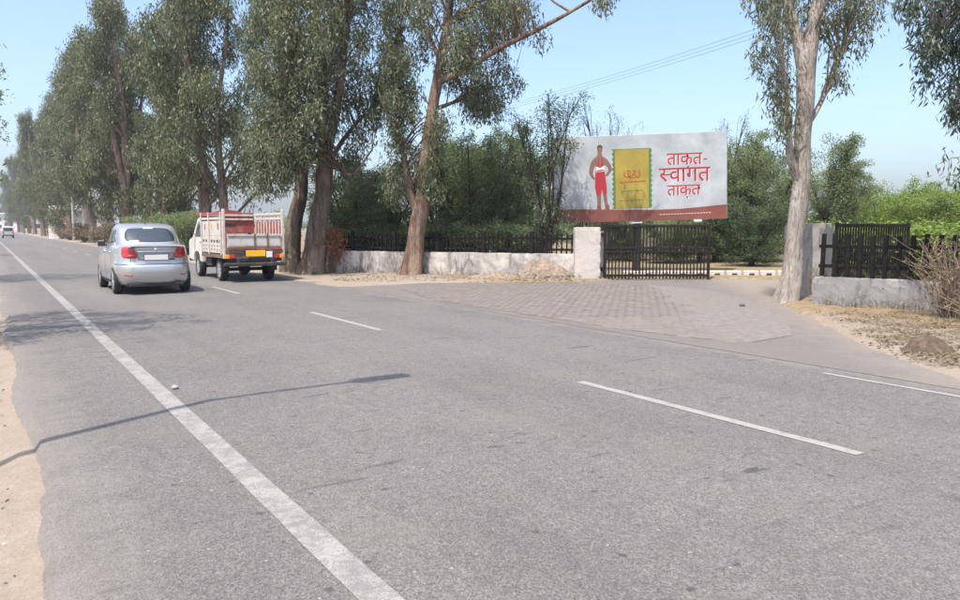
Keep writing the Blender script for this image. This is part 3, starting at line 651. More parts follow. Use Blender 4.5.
# ------------------------------------------------------------------ walls, pillars, fences, gate
M['white_wall'] = m_plaster('white_wall', (0.53, 0.495, 0.46), (0.24, 0.22, 0.205), (0.070, 0.063, 0.060), .47, True, .53)
M['pillar'] = m_plaster('pillar_plaster', (0.504, 0.462, 0.428), (0.386, 0.328, 0.286), (0.218, 0.185, 0.160), .55, False)
M['grey_wall'] = m_plaster('grey_wall', (0.277, 0.269, 0.260), (0.202, 0.197, 0.197), (0.084, 0.080, 0.076), .5)
M['grey_pillar'] = m_plaster('grey_pillar', (0.336, 0.315, 0.298), (0.252, 0.235, 0.227), (0.134, 0.118, 0.109), .5)
M['fence'] = plain('fence_paint', (.010, .009, .009), .8, spec=.15, var=.35, scale=9, dirt=(.024, .02, .018))
M['gate'] = plain('gate_paint', (.016, .013, .013), .75, spec=.2, var=.3, scale=9, dirt=(.04, .03, .026))
def rough_block(name, size, mat, parent=None, loc=None, rz=0., amp=.012, step=.09, chip=.02):
    """box of plastered masonry with uneven faces and worn arrises; origin at base centre"""
    x, y, z = size; bm = bmesh.new(); bmesh.ops.create_cube(bm, size=1); bmesh.ops.scale(bm, vec=size, verts=bm.verts)
    bmesh.ops.bevel(bm, geom=list(bm.edges), offset=chip, segments=2, affect='EDGES')
    for ax, d in enumerate(size):
        for k in range(1, int(d / step)):
            co = [0, 0, 0]; no = [0, 0, 0]; co[ax] = -d / 2 + k * d / int(d / step); no[ax] = 1
            bmesh.ops.bisect_plane(bm, geom=bm.verts[:] + bm.edges[:] + bm.faces[:], plane_co=co, plane_no=no)
    bm.normal_update(); seed = random.random() * 50
    for v_ in bm.verts:
        q = v_.co * 1.0 + Vector((seed, 0, 0)); e = mnoise.noise(q * 1.7) * amp + mnoise.noise(q * 6) * amp * .6
        edge = sum(abs(abs(v_.co[a]) - size[a] / 2) < chip * 1.6 for a in range(3))
        v_.co += v_.normal * (e - (max(0, mnoise.noise(q * 4.3)) * .05 if edge >= 2 else 0))
    for v_ in bm.verts: v_.co.z += z / 2
    return bm_obj(name, bm, mat, parent, loc, (0, 0, rz), False)
def run(p, q): d = q - p; return math.hypot(d[0], d[1]), math.atan2(d[1], d[0])
# left low wall
a = G(331, 273); b = G(577, 279.5); a[2] = b[2] = 0; ln, ang = run(a, b)
wl = rough_block('low_wall', (ln, .26, .84), M['white_wall'], None, (*(a + b)[:2] / 2, -.04), ang, .02, .14)
tag(wl, 'low stained white wall under the left picket fence', 'wall')
# left picket fence on it: thin pickets, thick posts, two rails
fl = thing('picket_fence', 'dark picket fence on the stained white wall left of the gate', 'fence', (a[0], a[1], .80), ang)
pk = bevel_mesh('picket', (.045, .035, .62), .008, M['fence']); pt = bevel_mesh('post', (.14, .10, .70), .01, M['fence'])
x = .1; n_ = 0
while x < ln - .1:
    if n_ % 10 == 5: link('post', pt, fl, (x, .0, .34), (0, rng.normal(0, .012), 0))
    else: link('picket', pk, fl, (x, 0, .31 + rng.normal(0, .012)), (0, rng.normal(0, .015), 0))
    x += .165; n_ += 1
for z in (.12, .47): bbox('rail', (ln / 2, .045, z), (ln - .1, .04, .07), .006, M['fence'], fl)
# left pillar: wide bright face and narrow set-back jamb
pl = at(587, 280, 23.1); pr = thing('gate_pillar', 'whitewashed square pillar at the left gate hinge', 'pillar', (pl[0], 23.25, 0), R(-2))
rough_block('shaft', (.78, .62, 1.68), M['pillar'], pr, (0, .0, -.06), 0, .012, .1); rough_block('jamb', (.22, .34, 1.55), M['pillar'], pr, (.505, .10, -.06), 0, .01, .1)
# gate leaves
def gate_leaf(label, hinge, ang, ln, h, nb):
    g_ = thing('gate_leaf', label, 'gate', (hinge[0], hinge[1], .05), ang, 'entrance gate leaves')
    bar = bevel_mesh('bar', (.042, .03, h), .006, M['gate'])
    for k in range(nb): link('bar', bar, g_, (.06 + (ln - .12) * k / (nb - 1), 0, h / 2))
    for x_ in (.03, ln - .03): bbox('stile', (x_, -.004, h / 2), (.07, .06, h + .04), .006, M['gate'], g_)
    for z in (.10, h * .50, h * .53 + .06, h - .05): bbox('rail', (ln / 2, -.028, z), (ln - .08, .028, .075), .005, M['gate'], g_)
    for z in (.3, h - .3): bbox('hinge', (-.03, 0, z), (.10, .05, .12), .008, M['gate'], g_)
    return g_
hl = at(601, 280, 23.2)
gate_leaf('dark barred gate leaf standing half open under the billboard', (hl[0] + .05, 23.1), R(1.5), 3.28, 1.66, 31)
# right pillar behind the pale tree
rp = at(806, 300, 17.15); pr2 = thing('gate_pillar', 'grey plastered pillar half hidden by the pale tree', 'pillar', (rp[0], 17.15, 0), R(-36))
rough_block('shaft', (.86, .86, 1.76), M['grey_pillar'], pr2, (0, 0, -.06), 0, .01, .1)
gate_leaf('open dark barred gate leaf seen over the right fence', (rp[0] + .80, 17.55), R(31), 3.0, 1.66, 29)
# right low wall and its heavier fence
a2 = G(814, 306); b2 = G(1015, 319.5); a2[2] = b2[2] = 0; ln2, an2 = run(a2, b2)
wr = rough_block('low_wall', (ln2, .28, .66), M['grey_wall'], None, (*(a2 + b2)[:2] / 2, -.05), an2, .022, .12)
tag(wr, 'low cracked grey wall under the heavy picket fence at right', 'wall')
fr = thing('picket_fence', 'heavy black picket fence on the cracked grey wall at right', 'fence', (a2[0], a2[1], .61), an2)
pk2 = bevel_mesh('picket', (.085, .06, .86), .012, M['fence']); x = .12; n_ = 0
while x < ln2 - .05:
    link('picket', pk2, fr, (x, .05, .43 + rng.normal(0, .014)), (rng.normal(0, .012), rng.normal(0, .025), 0)); x += .232; n_ += 1
for z in (.22, .62): bbox('rail', (ln2 / 2, .10, z), (ln2 - .05, .045, .07), .008, M['fence'], fr)
# dry stalks growing along the wall tops and feet
mb = MB()
for k in range(520):
    if k < 200: q = a2 + (b2 - a2) * rng.random(); o = np.array([q[0], q[1] + rng.uniform(.2, .5), .2]); h = rng.uniform(.45, .68)
    elif k < 340: q = a2 + (b2 - a2) * rng.random(); o = np.array([q[0] - .10, q[1] - .2, 0.]) + [0, rng.uniform(-.2, 0), 0]; h = rng.uniform(.08, .35)
    else: q = a + (b - a) * rng.random(); o = np.array([q[0], q[1] - .2 + rng.uniform(-.25, 0), 0.]); h = rng.uniform(.08, .30)
    mb.tube([o, o + [rng.normal(0, .05), rng.normal(0, .05), h * .6], o + [rng.normal(0, .12), rng.normal(0, .12), h]], [.006, .005, .002], 4, closed=False)
tag(mb.build('dry_grass', M['dry_leaf']), 'dry grass stalks along the feet and backs of the low walls', 'grass', kind='stuff')
# striped kerb inside the gate
M['kerb_white'] = plain('kerb_white', (0.561, 0.527, 0.493), .85, var=.12, dirt=(0.340, 0.297, 0.255)); M['kerb_black'] = plain('kerb_black', (0.038, 0.034, 0.034), .8, var=.3)
ka = at(622, 278, 24.4); kb = thing('kerb', 'white kerb with black painted blocks inside the gate', 'kerb', (ka[0], 24.4, 0), R(1))
kw = bevel_mesh('kerb_stone', (0.468, 0.170, 0.230), .015, M['kerb_white']); kp = bevel_mesh('painted_block', (0.170, 0.010, 0.098), .002, M['kerb_black'])
for k in range(11):
    st = link('kerb_stone', kw, kb, (.28 + k * .56, 0, .10)); link('painted_block', kp, st, (0, -.103, -.012))
# spoil heap by the left pillar and the small earth lump on the right verge
M['stone2'] = plain('rubble_stone', (.25, .205, .168), .95, var=.35, scale=3, bump=.6); M['spoil'] = plain('spoil', (.215, .165, .128), .95, var=.45, scale=9, dirt=(.13, .10, .078), bump=1.); M['brown_clod'] = plain('brown_clod', (0.098, 0.068, 0.049), .95, var=.5, scale=14, bump=1.)
def heap(name, label, c, rx, ry, h, mat, seed, rock=0):
    n, m = 22, 40; V = [(0, 0, h)]; Fq = []
    for i in range(1, n + 1):
        for j in range(m):
            t = i / n; th = j * 2 * math.pi / m; q = Vector((math.cos(th) * t * 2 * rx, math.sin(th) * t * 2 * ry, seed))
            r = 1 + .25 * mnoise.noise(Vector((math.cos(th), math.sin(th), seed)))
            z = h * (.5 + .5 * math.cos(math.pi * t)) ** .8 * (1 + .5 * mnoise.noise(q * 1.2)) + .05 * mnoise.noise(q * 5) * (1 - t) + .03 * mnoise.noise(q * 13) * (1 - t) - .03 * t
            V.append((math.cos(th) * t * rx * r, math.sin(th) * t * ry * r, z))
    for i in range(n - 1):
        for j in range(m): Fq.append((1 + i * m + j, 1 + (i + 1) * m + j, 1 + (i + 1) * m + (j + 1) % m, 1 + i * m + (j + 1) % m))
    for j in range(0, m, 2): Fq.append((0, 1 + j, 1 + (j + 1) % m, 1 + (j + 2) % m))
    return tag(link(name, npmesh(name, np.array(V), np.array(Fq), mat, True), None, (c[0], c[1], 0)), label, 'heap')
c = G(545, 281); heap('rubble_heap', 'heap of tan rubble and dry leaves against the left pillar', (c[0], c[1] + .8), 1.35, .8, .62, M['spoil'], 3)
c = G(500, 282); heap('rubble_heap', 'flat spread of tan rubble before the white wall', (c[0], c[1] + .7), 1.6, .55, .22, M['spoil'], 8)
rb = MB(); ico = [(0, 0, 1), (.94, 0, .33), (-.47, .82, .33), (-.47, -.82, .33), (.47, .82, -.33), (-.94, 0, -.33), (.47, -.82, -.33), (0, 0, -1)]
for k in range(420):
    u = G(rng.normal(538, 24), 281.5) if k < 300 else G(rng.uniform(335, 575), 281); hx = math.exp(-((u[0] - G(545, 281)[0]) / .95) ** 2)
    u = u + [0, rng.uniform(.0, .75) if k < 300 else rng.uniform(0, .5), 0]; sz = rng.uniform(.02, .075) if k < 300 else rng.uniform(.012, .04)
    rb.box((u[0], u[1], .02 + (.55 * hx * max(0, (u[1] - G(545, 281)[1]) / .8) if k < 300 else 0)), (sz * 1.5, sz, sz * .9), rng.uniform(0, 3), rng.uniform(.5, .9))
tag(rb.build('rubble', M['stone2']), 'loose broken stones strewn along the foot of the white wall', 'rubble', kind='stuff')
c = G(926, 352); heap('earth_heap', 'small brown clod of earth on the right verge', (c[0], c[1]), .42, .28, .22, M['brown_clod'], 5)
# stones and clods
M['stone'] = plain('stone', (.33, .29, .25), .9, var=.3, bump=.5); M['tar'] = plain('dark_stone', (.09, .08, .075), .9, var=.3, bump=.5)
def stone(p, r, mat, label, group=None, z=0.):
    bm = bmesh.new(); bmesh.ops.create_icosphere(bm, subdivisions=2, radius=r)
    for v_ in bm.verts: v_.co *= 1 + .35 * mnoise.noise(v_.co * (1.2 / r) + Vector((p[0], p[1], 0))); v_.co.z *= .6
    return tag(bm_obj('stone', bm, mat, None, (p[0], p[1], z + r * .45), (0, 0, p[0])), label, 'stone', group)
stone(G(175, 389.5), .035, M['stone'], 'lone pebble on the road inside the white edge line', z=.008)
stone(G(742, 307), .06, M['tar'], 'dark clod on the apron before the pale tree', z=.01)
for k, (px, py, lab) in enumerate([(15, 507, 'small dark pebble on the sandy shoulder, upper one of the pair'), (17, 516, 'small dark pebble on the sandy shoulder, lower one of the pair'), (8, 380, 'pebble on the shoulder below the shade of the twigs'), (6, 545, 'pebble on the sandy shoulder near the left edge')]):
    p = G(px, py, -.1); stone(p, .022, M['tar'] if k < 2 else M['stone'], lab, None, -.105)
# yellow wrapper
M['yellow'] = plain('yellow_wrapper', (.72, .62, .10), .45, var=.15)
p = G(42, 590, -.1); V = []; 
for i in range(5):
    for j in range(3): V.append((-.035 + i * .0175, -.014 + j * .014, .012 + .008 * mnoise.noise(Vector((i * 1.3, j * 1.7, 4)))))
me = npmesh('wrapper', np.array(V), np.array([(i * 3 + j, (i + 1) * 3 + j, (i + 1) * 3 + j + 1, i * 3 + j + 1) for i in range(4) for j in range(2)]), M['yellow'])
wr_ = link('wrapper', me, None, (p[0], p[1], -.10), (0, 0, .35)); md = wr_.modifiers.new('thick', 'SOLIDIFY'); md.thickness = .003
tag(wr_, 'crumpled yellow wrapper on the sandy shoulder', 'litter')
# leaf litter on the verges
def verge_z(p):
    w, s = WS(p); return .012 + (mnoise.noise(Vector((w * 1.1, s * 1.1, 0))) * .03 + mnoise.noise(Vector((w * 4, s * 4, 5))) * .012) * .8 + min(.06, max(0, (w - 9.6) * .03))
def litter(polypx, n, z, L=.07, w=.018, jit=0.):
    q = sample_poly(polypx, n) + rng.normal(0, 1, (n, 2)) * np.array([jit * 1.6, jit * .5]); P = np.array([G(x, y, z) for x, y in q]); m = len(P)
    keep = np.array([mnoise.noise(Vector((p_[0] * 1.6, p_[1] * 2.2, 3))) + rng.normal(0, .25) > -.12 for p_ in P]) if jit else np.ones(m, bool); P = P[keep]; m = len(P)
    a_ = rng.uniform(0, 6.28, m); d = np.stack([np.cos(a_), np.sin(a_), rng.normal(0, .25, m)], 1); sd_ = np.stack([-np.sin(a_), np.cos(a_), rng.normal(0, .35, m)], 1)
    l = (L * rng.uniform(.5, 1.5, m))[:, None]; ww = (w * rng.uniform(.6, 1.5, m))[:, None]; P[:, 2] = np.array([verge_z(p_) if z > 0 and z < .1 else p_[2] for p_ in P]) + .006 + rng.uniform(0, .02, m)
    return np.stack([P - d * l / 2, P + sd_ * ww, P + d * l / 2, P - sd_ * ww], 1).reshape(-1, 3), np.arange(m * 4).reshape(-1, 4)
lm = MB()
for poly, n, z, L in [([(818, 312), (850, 326), (890, 346), (935, 358), (965, 362), (975, 322), (880, 313)], 3000, .07, .045), ([(330, 274), (330, 281), (575, 283), (575, 279), (420, 276)], 900, .03, .09),
                   ([(0, 360), (14, 372), (17, 420), (0, 440)], 26, -.09, .045), ([(0, 440), (24, 450), (45, 560), (0, 590)], 26, -.10, .018), ([(495, 268), (520, 280), (585, 282), (575, 265), (545, 258)], 700, .15, .09)]:
    V, f = litter(poly, n, z, L, .015, 5. if n == 3000 else 0.); lm.add(V, f)
V, f = litter([(822, 311), (860, 328), (900, 347), (965, 362), (975, 320), (880, 312)], 4200, .07, .15, .003, 6.); lm.add(V, f)
tag(lm.build('leaf_litter', M['dry_leaf']), 'dry fallen leaves strewn over the verges', 'leaves', kind='stuff')

# ------------------------------------------------------------------ billboard
BBL = at(553, 223.6, 27.3); BBR = at(725.6, 218.5, 26.75); BTL = at(553, 138, 27.3); BTR = at(725.6, 131, 26.75)
z0 = (BBL[2] + BBR[2]) / 2; z1 = (BTL[2] + BTR[2]) / 2; bw_, bang = run(BBL, BBR); bh = z1 - z0
tilt = math.atan2((BBR[2] + BTR[2] - BBL[2] - BTL[2]) / 2, bw_)
bb = thing('billboard', 'large advertising billboard on a post behind the gate', 'billboard', (*((BBL + BBR) / 2)[:2], 0), bang)
M['steel'] = plain('dark_steel', (.05, .05, .052), .5, .3, var=.3); M['bb_back'] = plain('galvanised_sheet', (.33, .33, .33), .5, .5)
def pr_(name, c, rough=.45, var=.05): return plain(name, c, rough, spec=.35, var=var, scale=1.2)
M['p_grey'] = pr_('print_pale_grey', (.345, .37, .385), var=.22); M['p_red'] = pr_('print_red', (.34, .025, .035)); M['p_maroon'] = pr_('print_maroon', (.185, .062, .048), var=.2)
M['p_yellow'] = pr_('print_yellow', (.30, .235, .045), var=.22); M['p_green'] = pr_('print_green', (.075, .16, .05)); M['p_skin'] = pr_('print_skin', (.19, .105, .075), var=.15); M['p_dark'] = pr_('print_dark', (.07, .05, .05)); M['p_white'] = pr_('print_white', (.60, .60, .59)); M['p_brown'] = pr_('print_brown', (.33, .07, .02))
mb = MB(); mb.tube([(0, .25, -.2), (0, .25, z0 + bh * .8)], .14, 14); mb.build('post', M['steel'], bb, True)
pan = link('panel', bevel_mesh('panel', (bw_, .10, bh), .01, M['bb_back']), bb, (0, 0, z0 + bh / 2), (0, -tilt, 0))
for x_ in (-bw_ * .36, -bw_ * .12, bw_ * .12, bw_ * .36): bbox('strut', (x_, .11, 0), (.07, .10, bh * .96), .006, M['steel'], pan)
bbox('crossbeam', (0, .20, -bh * .3), (bw_ * .8, .09, .10), .006, M['steel'], pan); bbox('crossbeam', (0, .20, bh * .3), (bw_ * .8, .09, .10), .006, M['steel'], pan)
bbox('floodlight', (-.15, -.14, -bh / 2 - .06), (.42, .26, .05), .012, M['p_white'], pan); bbox('floodlight', (bw_ * .33, -.14, -bh / 2 - .05), (.26, .2, .08), .012, M['p_white'], pan)
LAY = [0.0505]
def uv(u, v_): return ((u - .5) * bw_, (v_ - .5) * bh)
def flat(name, pts, mat, holes=None):
    """one printed area: outline in board coordinates, laid a hair over the last"""
    LAY[0] += .0003; bm = bmesh.new(); f_ = bm.faces.new([bm.verts.new((*uv(*p), 0)) for p in pts]); bm.normal_update()
    if f_.normal.z < 0: bmesh.ops.reverse_faces(bm, faces=bm.faces)
    bmesh.ops.triangulate(bm, faces=bm.faces); me = bpy.data.meshes.new(name); bm.to_mesh(me); bm.free(); me.materials.append(mat)
    return link(name, me, pan, (0, -LAY[0], 0), (math.pi / 2, 0, 0))
def stroke(name, lines, wd, mat):
    LAY[0] += .0003; mb = MB()
    for k, ln_ in enumerate(lines):
        P = np.array([uv(*p) for p in ln_]); P = smooth_path(P, 5) if len(P) > 2 else P
        T = np.gradient(P, axis=0); T /= np.linalg.norm(T, axis=1)[:, None] + 1e-9; Nn = np.c_[-T[:, 1], T[:, 0]]
        V = np.concatenate([P + Nn * wd / 2, P - Nn * wd / 2]); V = np.c_[V, np.full(len(V), k * .00002)]; n = len(P)
        mb.add(V, [(i, i + n, i + n + 1, i + 1) for i in range(n - 1)])
    return mb.build(name, mat, pan, False, (0, -LAY[0], 0), (math.pi / 2, 0, 0))
flat('printed_background', [(.003, .004), (.997, .004), (.997, .996), (.003, .996)], M['p_grey'])
flat('printed_band', [(.003, .004), (.997, .004), (.997, .165), (.9, .15), (.75, .13), (.58, .125), (.4, .14), (.2, .155), (.003, .165)], M['p_maroon'])
zz = [(.345, .15 + .69 * k / 24) for k in range(25)]; zz = [(u + (.006 if k % 2 else -.004), v_) for k, (u, v_) in enumerate(zz)]
zr = [(.568 + (.006 if k % 2 else -.002), .84 - .69 * k / 24) for k in range(25)]
flat('printed_pack_edge', zz + zr, M['p_green'])
flat('printed_pack', [(.362, .155), (.552, .155), (.555, .832), (.360, .832)], M['p_yellow'])
stroke('printed_logo', [[(.418, .575), (.413, .535), (.425, .510), (.443, .525), (.448, .565), (.434, .590), (.437, .53), (.452, .505), (.462, .54)], [(.459, .575), (.476, .585), (.472, .552), (.462, .545), (.480, .53), (.478, .505), (.462, .502)], [(.497, .592), (.502, .53), (.492, .503), (.482, .52)]], .045, M['p_brown'])
stroke('printed_logo_line', [[(.385, .452), (.535, .462)]], .05, M['p_brown'])
stroke('printed_small_lines', [[(.395 + .018 * k, .35 + .0012 * k), (.408 + .018 * k, .351 + .0012 * k)] for k in range(7)] + [[(.39 + .02 * k, .24 + .001 * k), (.405 + .02 * k, .241 + .001 * k)] for k in range(7)], .035, M['p_green'])
# wrestler in red: body, singlet, hair, shoes
body = [(.262, .80), (.255, .765), (.235, .735), (.221, .70), (.212, .64), (.208, .575), (.222, .52), (.238, .492), (.243, .51), (.232, .55), (.232, .59), (.243, .66), (.25, .60), (.244, .50), (.243, .40), (.252, .29), (.255, .20), (.262, .115), (.275, .115), (.276, .20), (.277, .30), (.282, .385), (.290, .30), (.297, .21), (.307, .115), (.322, .115), (.315, .22), (.309, .32), (.310, .42), (.305, .51), (.299, .60), (.302, .665), (.318, .63), (.322, .60), (.306, .555), (.304, .53), (.318, .535), (.343, .60), (.341, .635), (.325, .70), (.311, .735), (.287, .765), (.284, .80)]
flat('printed_figure', body, M['p_skin'])
flat('printed_head', [(.2615, .80), (.2575, .835), (.261, .865), (.273, .878), (.285, .865), (.288, .835), (.2835, .80), (.272, .785)], M['p_skin'])
flat('printed_hair', [(.2575, .842), (.257, .875), (.266, .897), (.280, .897), (.289, .875), (.288, .842), (.284, .862), (.273, .868), (.261, .862)], M['p_dark'])
flat('printed_singlet', [(.249, .62), (.256, .60), (.262, .735), (.268, .735), (.270, .64), (.278, .635), (.284, .74), (.290, .74), (.296, .60), (.303, .55), (.310, .42), (.311, .33), (.291, .31), (.282, .395), (.277, .315), (.250, .315), (.243, .42), (.243, .52)], M['p_red'])
flat('printed_belt', [(.250, .585), (.298, .59), (.301, .66), (.275, .63), (.249, .65)], M['p_white'])
flat('printed_trim', [(.253, .59), (.296, .595), (.296, .612), (.254, .605)], M['p_red'])
for dx in (0, .047): flat('printed_shoe', [(.252 + dx, .075), (.253 + dx, .20), (.276 + dx * 1.02, .20), (.279 + dx, .085), (.268 + dx, .06)], M['p_maroon'])
# lettering
def glyph_mesh(s):
    c_ = bpy.data.curves.new('lettering', 'FONT'); c_.body = s; c_.offset = .008; o_ = bpy.data.objects.new('lettering', c_); COL.objects.link(o_)
    me = bpy.data.meshes.new_from_object(o_.evaluated_get(bpy.context.evaluated_depsgraph_get())); bpy.data.objects.remove(o_); return me
def lettering(name, chunks, u0, u1, v0, v1, mat, back=None, half=False):
    bm = bmesh.new(); x_ = 0
    for s, cut in chunks:
        me = glyph_mesh(s); b2_ = bmesh.new(); b2_.from_mesh(me); xs = [q.co.x for q in b2_.verts]; wd = max(xs)
        if cut: bmesh.ops.bisect_plane(b2_, geom=b2_.verts[:] + b2_.edges[:] + b2_.faces[:], plane_co=(wd * cut, 0, 0), plane_no=(1, 0, 0), clear_outer=True); wd *= cut
        for q in b2_.verts: q.co.x += x_
        x_ += wd + (.07 if cut else 0); tmp = bpy.data.meshes.new('tmp'); b2_.to_mesh(tmp); b2_.free(); bm.from_mesh(tmp)
    if half:
        def bar(pts, wd, lay):
            P = smooth_path(np.array(pts), 6) if len(pts) > 2 else np.array(pts, float); T = np.gradient(P, axis=0); T /= np.linalg.norm(T, axis=1)[:, None]; Nn = np.c_[-T[:, 1], T[:, 0]] * wd / 2
            q = [(bm.verts.new((*(p + n_), lay)), bm.verts.new((*(p - n_), lay))) for p, n_ in zip(P, Nn)]
            for a_, b_ in zip(q, q[1:]): bm.faces.new((a_[0], a_[1], b_[1], b_[0]))
        for v_ in bm.verts: v_.co.x += .50
        bar([(0, .58), (.52, .58)], .085, 0); bar([(.245, .56), (.275, .48), (.25, .40), (.17, .345), (.075, .35)], .085, .0002)
        bar([(.085, .34), (.14, .25), (.25, .14), (.36, .03)], .085, .0004); bar([(.17, .335), (.40, .31), (.56, .33)], .075, .0006)
    X0, Y0 = uv(u0, v0); X1, Y1 = uv(u1, v1); xs = [q.co.x for q in bm.verts]; a_, b_ = min(xs), max(xs)
    for q in bm.verts: q.co.x = X0 + (q.co.x - a_) / (b_ - a_) * (X1 - X0); q.co.y = Y0 + (q.co.y) / .622 * (Y1 - Y0); q.co.z *= .3
    me = bpy.data.meshes.new(name); bm.to_mesh(me); bm.free(); LAY[0] += .0003
    if back is not None:
        m2 = me.copy(); m2.materials.append(back)
        LAY[0] += .0003; link(name + '_halo', m2, pan, (.022, -LAY[0] + .0002, -.022), (math.pi / 2, 0, 0))  # white printed halo, an offset copy behind the letters
    me.materials.append(mat); return link(name, me, pan, (0, -LAY[0], 0), (math.pi / 2, 0, 0))
M['p_red2'] = pr_('print_dark_red', (.40, .025, .035))
lettering('lettering', [('ताक़त', 0)], .658, .860, .635, .765, M['p_red'], M['p_white'])
lettering('lettering', [('वागत', 0)], .612, .905, .445, .60, M['p_red'], M['p_white'], True)
lettering('lettering', [('ताक़त', 0)], .658, .850, .285, .40, M['p_red'], M['p_white'])
flat('printed_dash', [(.866, .685), (.886, .687), (.886, .70), (.866, .698)], M['p_red2'])
stroke('printed_small_lines', [[(.615 + .0165 * k, .068 + .0004 * k), (.626 + .0165 * k, .068 + .0004 * k)] for k in range(18)], .022, M['p_white'])
stroke('printed_small_lines', [[(.07 + .022 * k, v_), (.087 + .022 * k, v_ + .001)] for v_ in (.93, .90, .865) for k in range(4)], .018, M['p_dark'])

# ------------------------------------------------------------------ overhead wires and their poles
M['concrete_pole'] = plain('concrete_pole', (.34, .32, .295), .9, var=.12, bump=.2); M['wire'] = plain('wire', (.10, .10, .105), .5)
def pole(p, h, label):
    r = thing('utility_pole', label, 'pole', p, R(60)); mb = MB(); mb.tube([(0, 0, -.3), (0, 0, h * .5), (0, 0, h)], [.16, .13, .10], 10); mb.build('shaft', M['concrete_pole'], r, True)
    bbox('crossarm', (0, .13, h - .25), (1.5, .09, .09), .008, M['steel'], r)
    for x_ in (-.65, 0, .65): m_ = MB(); m_.lathe([(h - .2, .0), (h - .2, .05), (h - .12, .03), (h - .08, .05), (h, .02), (h, 0)], 'z', 10, (x_, .13, 0)); m_.build('insulator', M['p_white'], r, True)
    return r
pA = at(436, 230, 60); pB = at(1012, 230, 21)
pole((pA[0], pA[1], 0), at(436, 122, 60)[2], 'utility pole behind the left garden trees carrying the wires'); pole((pB[0], pB[1], 0), 9.3, 'utility pole off the right edge carrying the wires')
for k, (dx, dz) in enumerate([(-.56, 0), (0, 0), (.56, 0)]):
    A = np.array([pA[0] + dx * .5 - .1, pA[1] + dx * .87, at(436, 122, 60)[2]]); B = np.array([pB[0] + dx * .5 - .1, pB[1] + dx * .87, 9.3])
    P = [A + (B - A) * t_ - np.array([0, 0, .55 * 4 * t_ * (1 - t_)]) for t_ in np.linspace(0, 1, 18)]
    mb = MB(); mb.tube(P, .007, 5); tag(mb.build('power_wire', M['wire']), 'thin overhead power wire above the billboard, %s' % ['lowest of three', 'middle of three', 'highest of three'][k], 'wire', 'overhead wires')
w_ = 9.3; p = RW(w_, s_at_px(73.5, w_)); r = thing('utility_pole', 'thin pale pole standing among the far roadside trees', 'pole', (p[0], p[1], 0)); mb = MB(); hh = at(73.5, 182, p[1])[2]; mb.tube([(0, 0, -.3), (0, 0, hh)], [.17, .12], 8); mb.build('shaft', M['concrete_pole'], r, True); bbox('crossarm', (0, 0, hh - .3), (.9, .1, .1), .01, M['concrete_pole'], r)

# ------------------------------------------------------------------ street lamp left of the picture (its shadow crosses the road)
M['lamp_steel'] = plain('galvanised_pole', (.42, .42, .42), .45, .6)
cot = 1 / math.tan(SUN_EL); shv = np.array([.51, .86]) / math.hypot(.51, .86)
tip = G(213, 400)[:2]; HP = 7.6; basep = tip - HP * cot * shv
lp = thing('street_lamp', 'street lamp left of the picture casting its shadow across the road', 'street lamp', (basep[0], basep[1], -.1), TH)
mb = MB(); mb.tube([(0, 0, -.2), (0, 0, 3), (0, 0, HP + .1)], [.075, .06, .045], 12); mb.build('pole', M['lamp_steel'], lp, True)
mb = MB(); mb.tube(smooth_path([(0, 0, HP - .05), (.25, 0, HP + .12), (.75, 0, HP + .22), (1.35, 0, HP + .28)], 6), .034, 10); mb.build('arm', M['lamp_steel'], lp, True)
hd = bbox('lamp_head', (1.66, 0, HP + .30), (.66, .24, .12), .04, M['lamp_steel'], lp, None, 2); bbox('lens', (.05, 0, -.066), (.46, .18, .02), .006, M['p_white'], hd)
bbox('base_plate', (0, 0, .02), (.3, .3, .04), .005, M['lamp_steel'], lp)

# ------------------------------------------------------------------ vehicles
M['silver'] = plain('silver_paint', (.50, .50, .495), .30, .70, .5, .5, var=.04, scale=2); M['black_plastic'] = plain('black_plastic', (.022, .022, .024), .6, var=.2)
M['glass'] = plain('car_glass', (.030, .042, .045), .06, 0, .9, .3, var=.1); M['tyre'] = plain('tyre', (.028, .027, .026), .85, var=.2, dirt=(.11, .095, .08)); M['alloy'] = plain('alloy', (.42, .42, .43), .4, .6)
M['tail_red'] = plain('tail_lamp', (.42, .012, .02), .12, 0, .7, .8, var=.2, scale=20); M['tail_clear'] = plain('clear_lamp', (.72, .55, .52), .15, 0, .6, .6, var=.2, scale=25); M['chrome'] = plain('chrome', (.72, .72, .73), .18, .95)
M['plate_white'] = plain('plate_white', (.66, .65, .63), .5, var=.06); M['plate_yellow'] = plain('plate_yellow', (.80, .43, .02), .5, var=.1); M['seam'] = plain('panel_gap', (.05, .05, .055), .6)
M['interior'] = plain('interior', (.10, .095, .09), .8); M['lamp_clear'] = plain('headlamp', (.6, .62, .64), .1, .2, .8)
def pchip(x, y, xi):
    x = np.array(x, float); y = np.array(y, float); h = np.diff(x); d = np.diff(y) / h; m = np.zeros(len(x)); m[0], m[-1] = d[0], d[-1]
    for i in range(1, len(x) - 1):
        if d[i - 1] * d[i] > 0: w1, w2 = 2 * h[i] + h[i - 1], h[i] + 2 * h[i - 1]; m[i] = (w1 + w2) / (w1 / d[i - 1] + w2 / d[i])
    k = np.clip(np.searchsorted(x, xi) - 1, 0, len(x) - 2); t_ = (xi - x[k]) / h[k]
    return (1 + 2 * t_) * (1 - t_) ** 2 * y[k] + t_ * (1 - t_) ** 2 * h[k] * m[k] + t_ * t_ * (3 - 2 * t_) * y[k + 1] + t_ * t_ * (t_ - 1) * h[k] * m[k + 1]
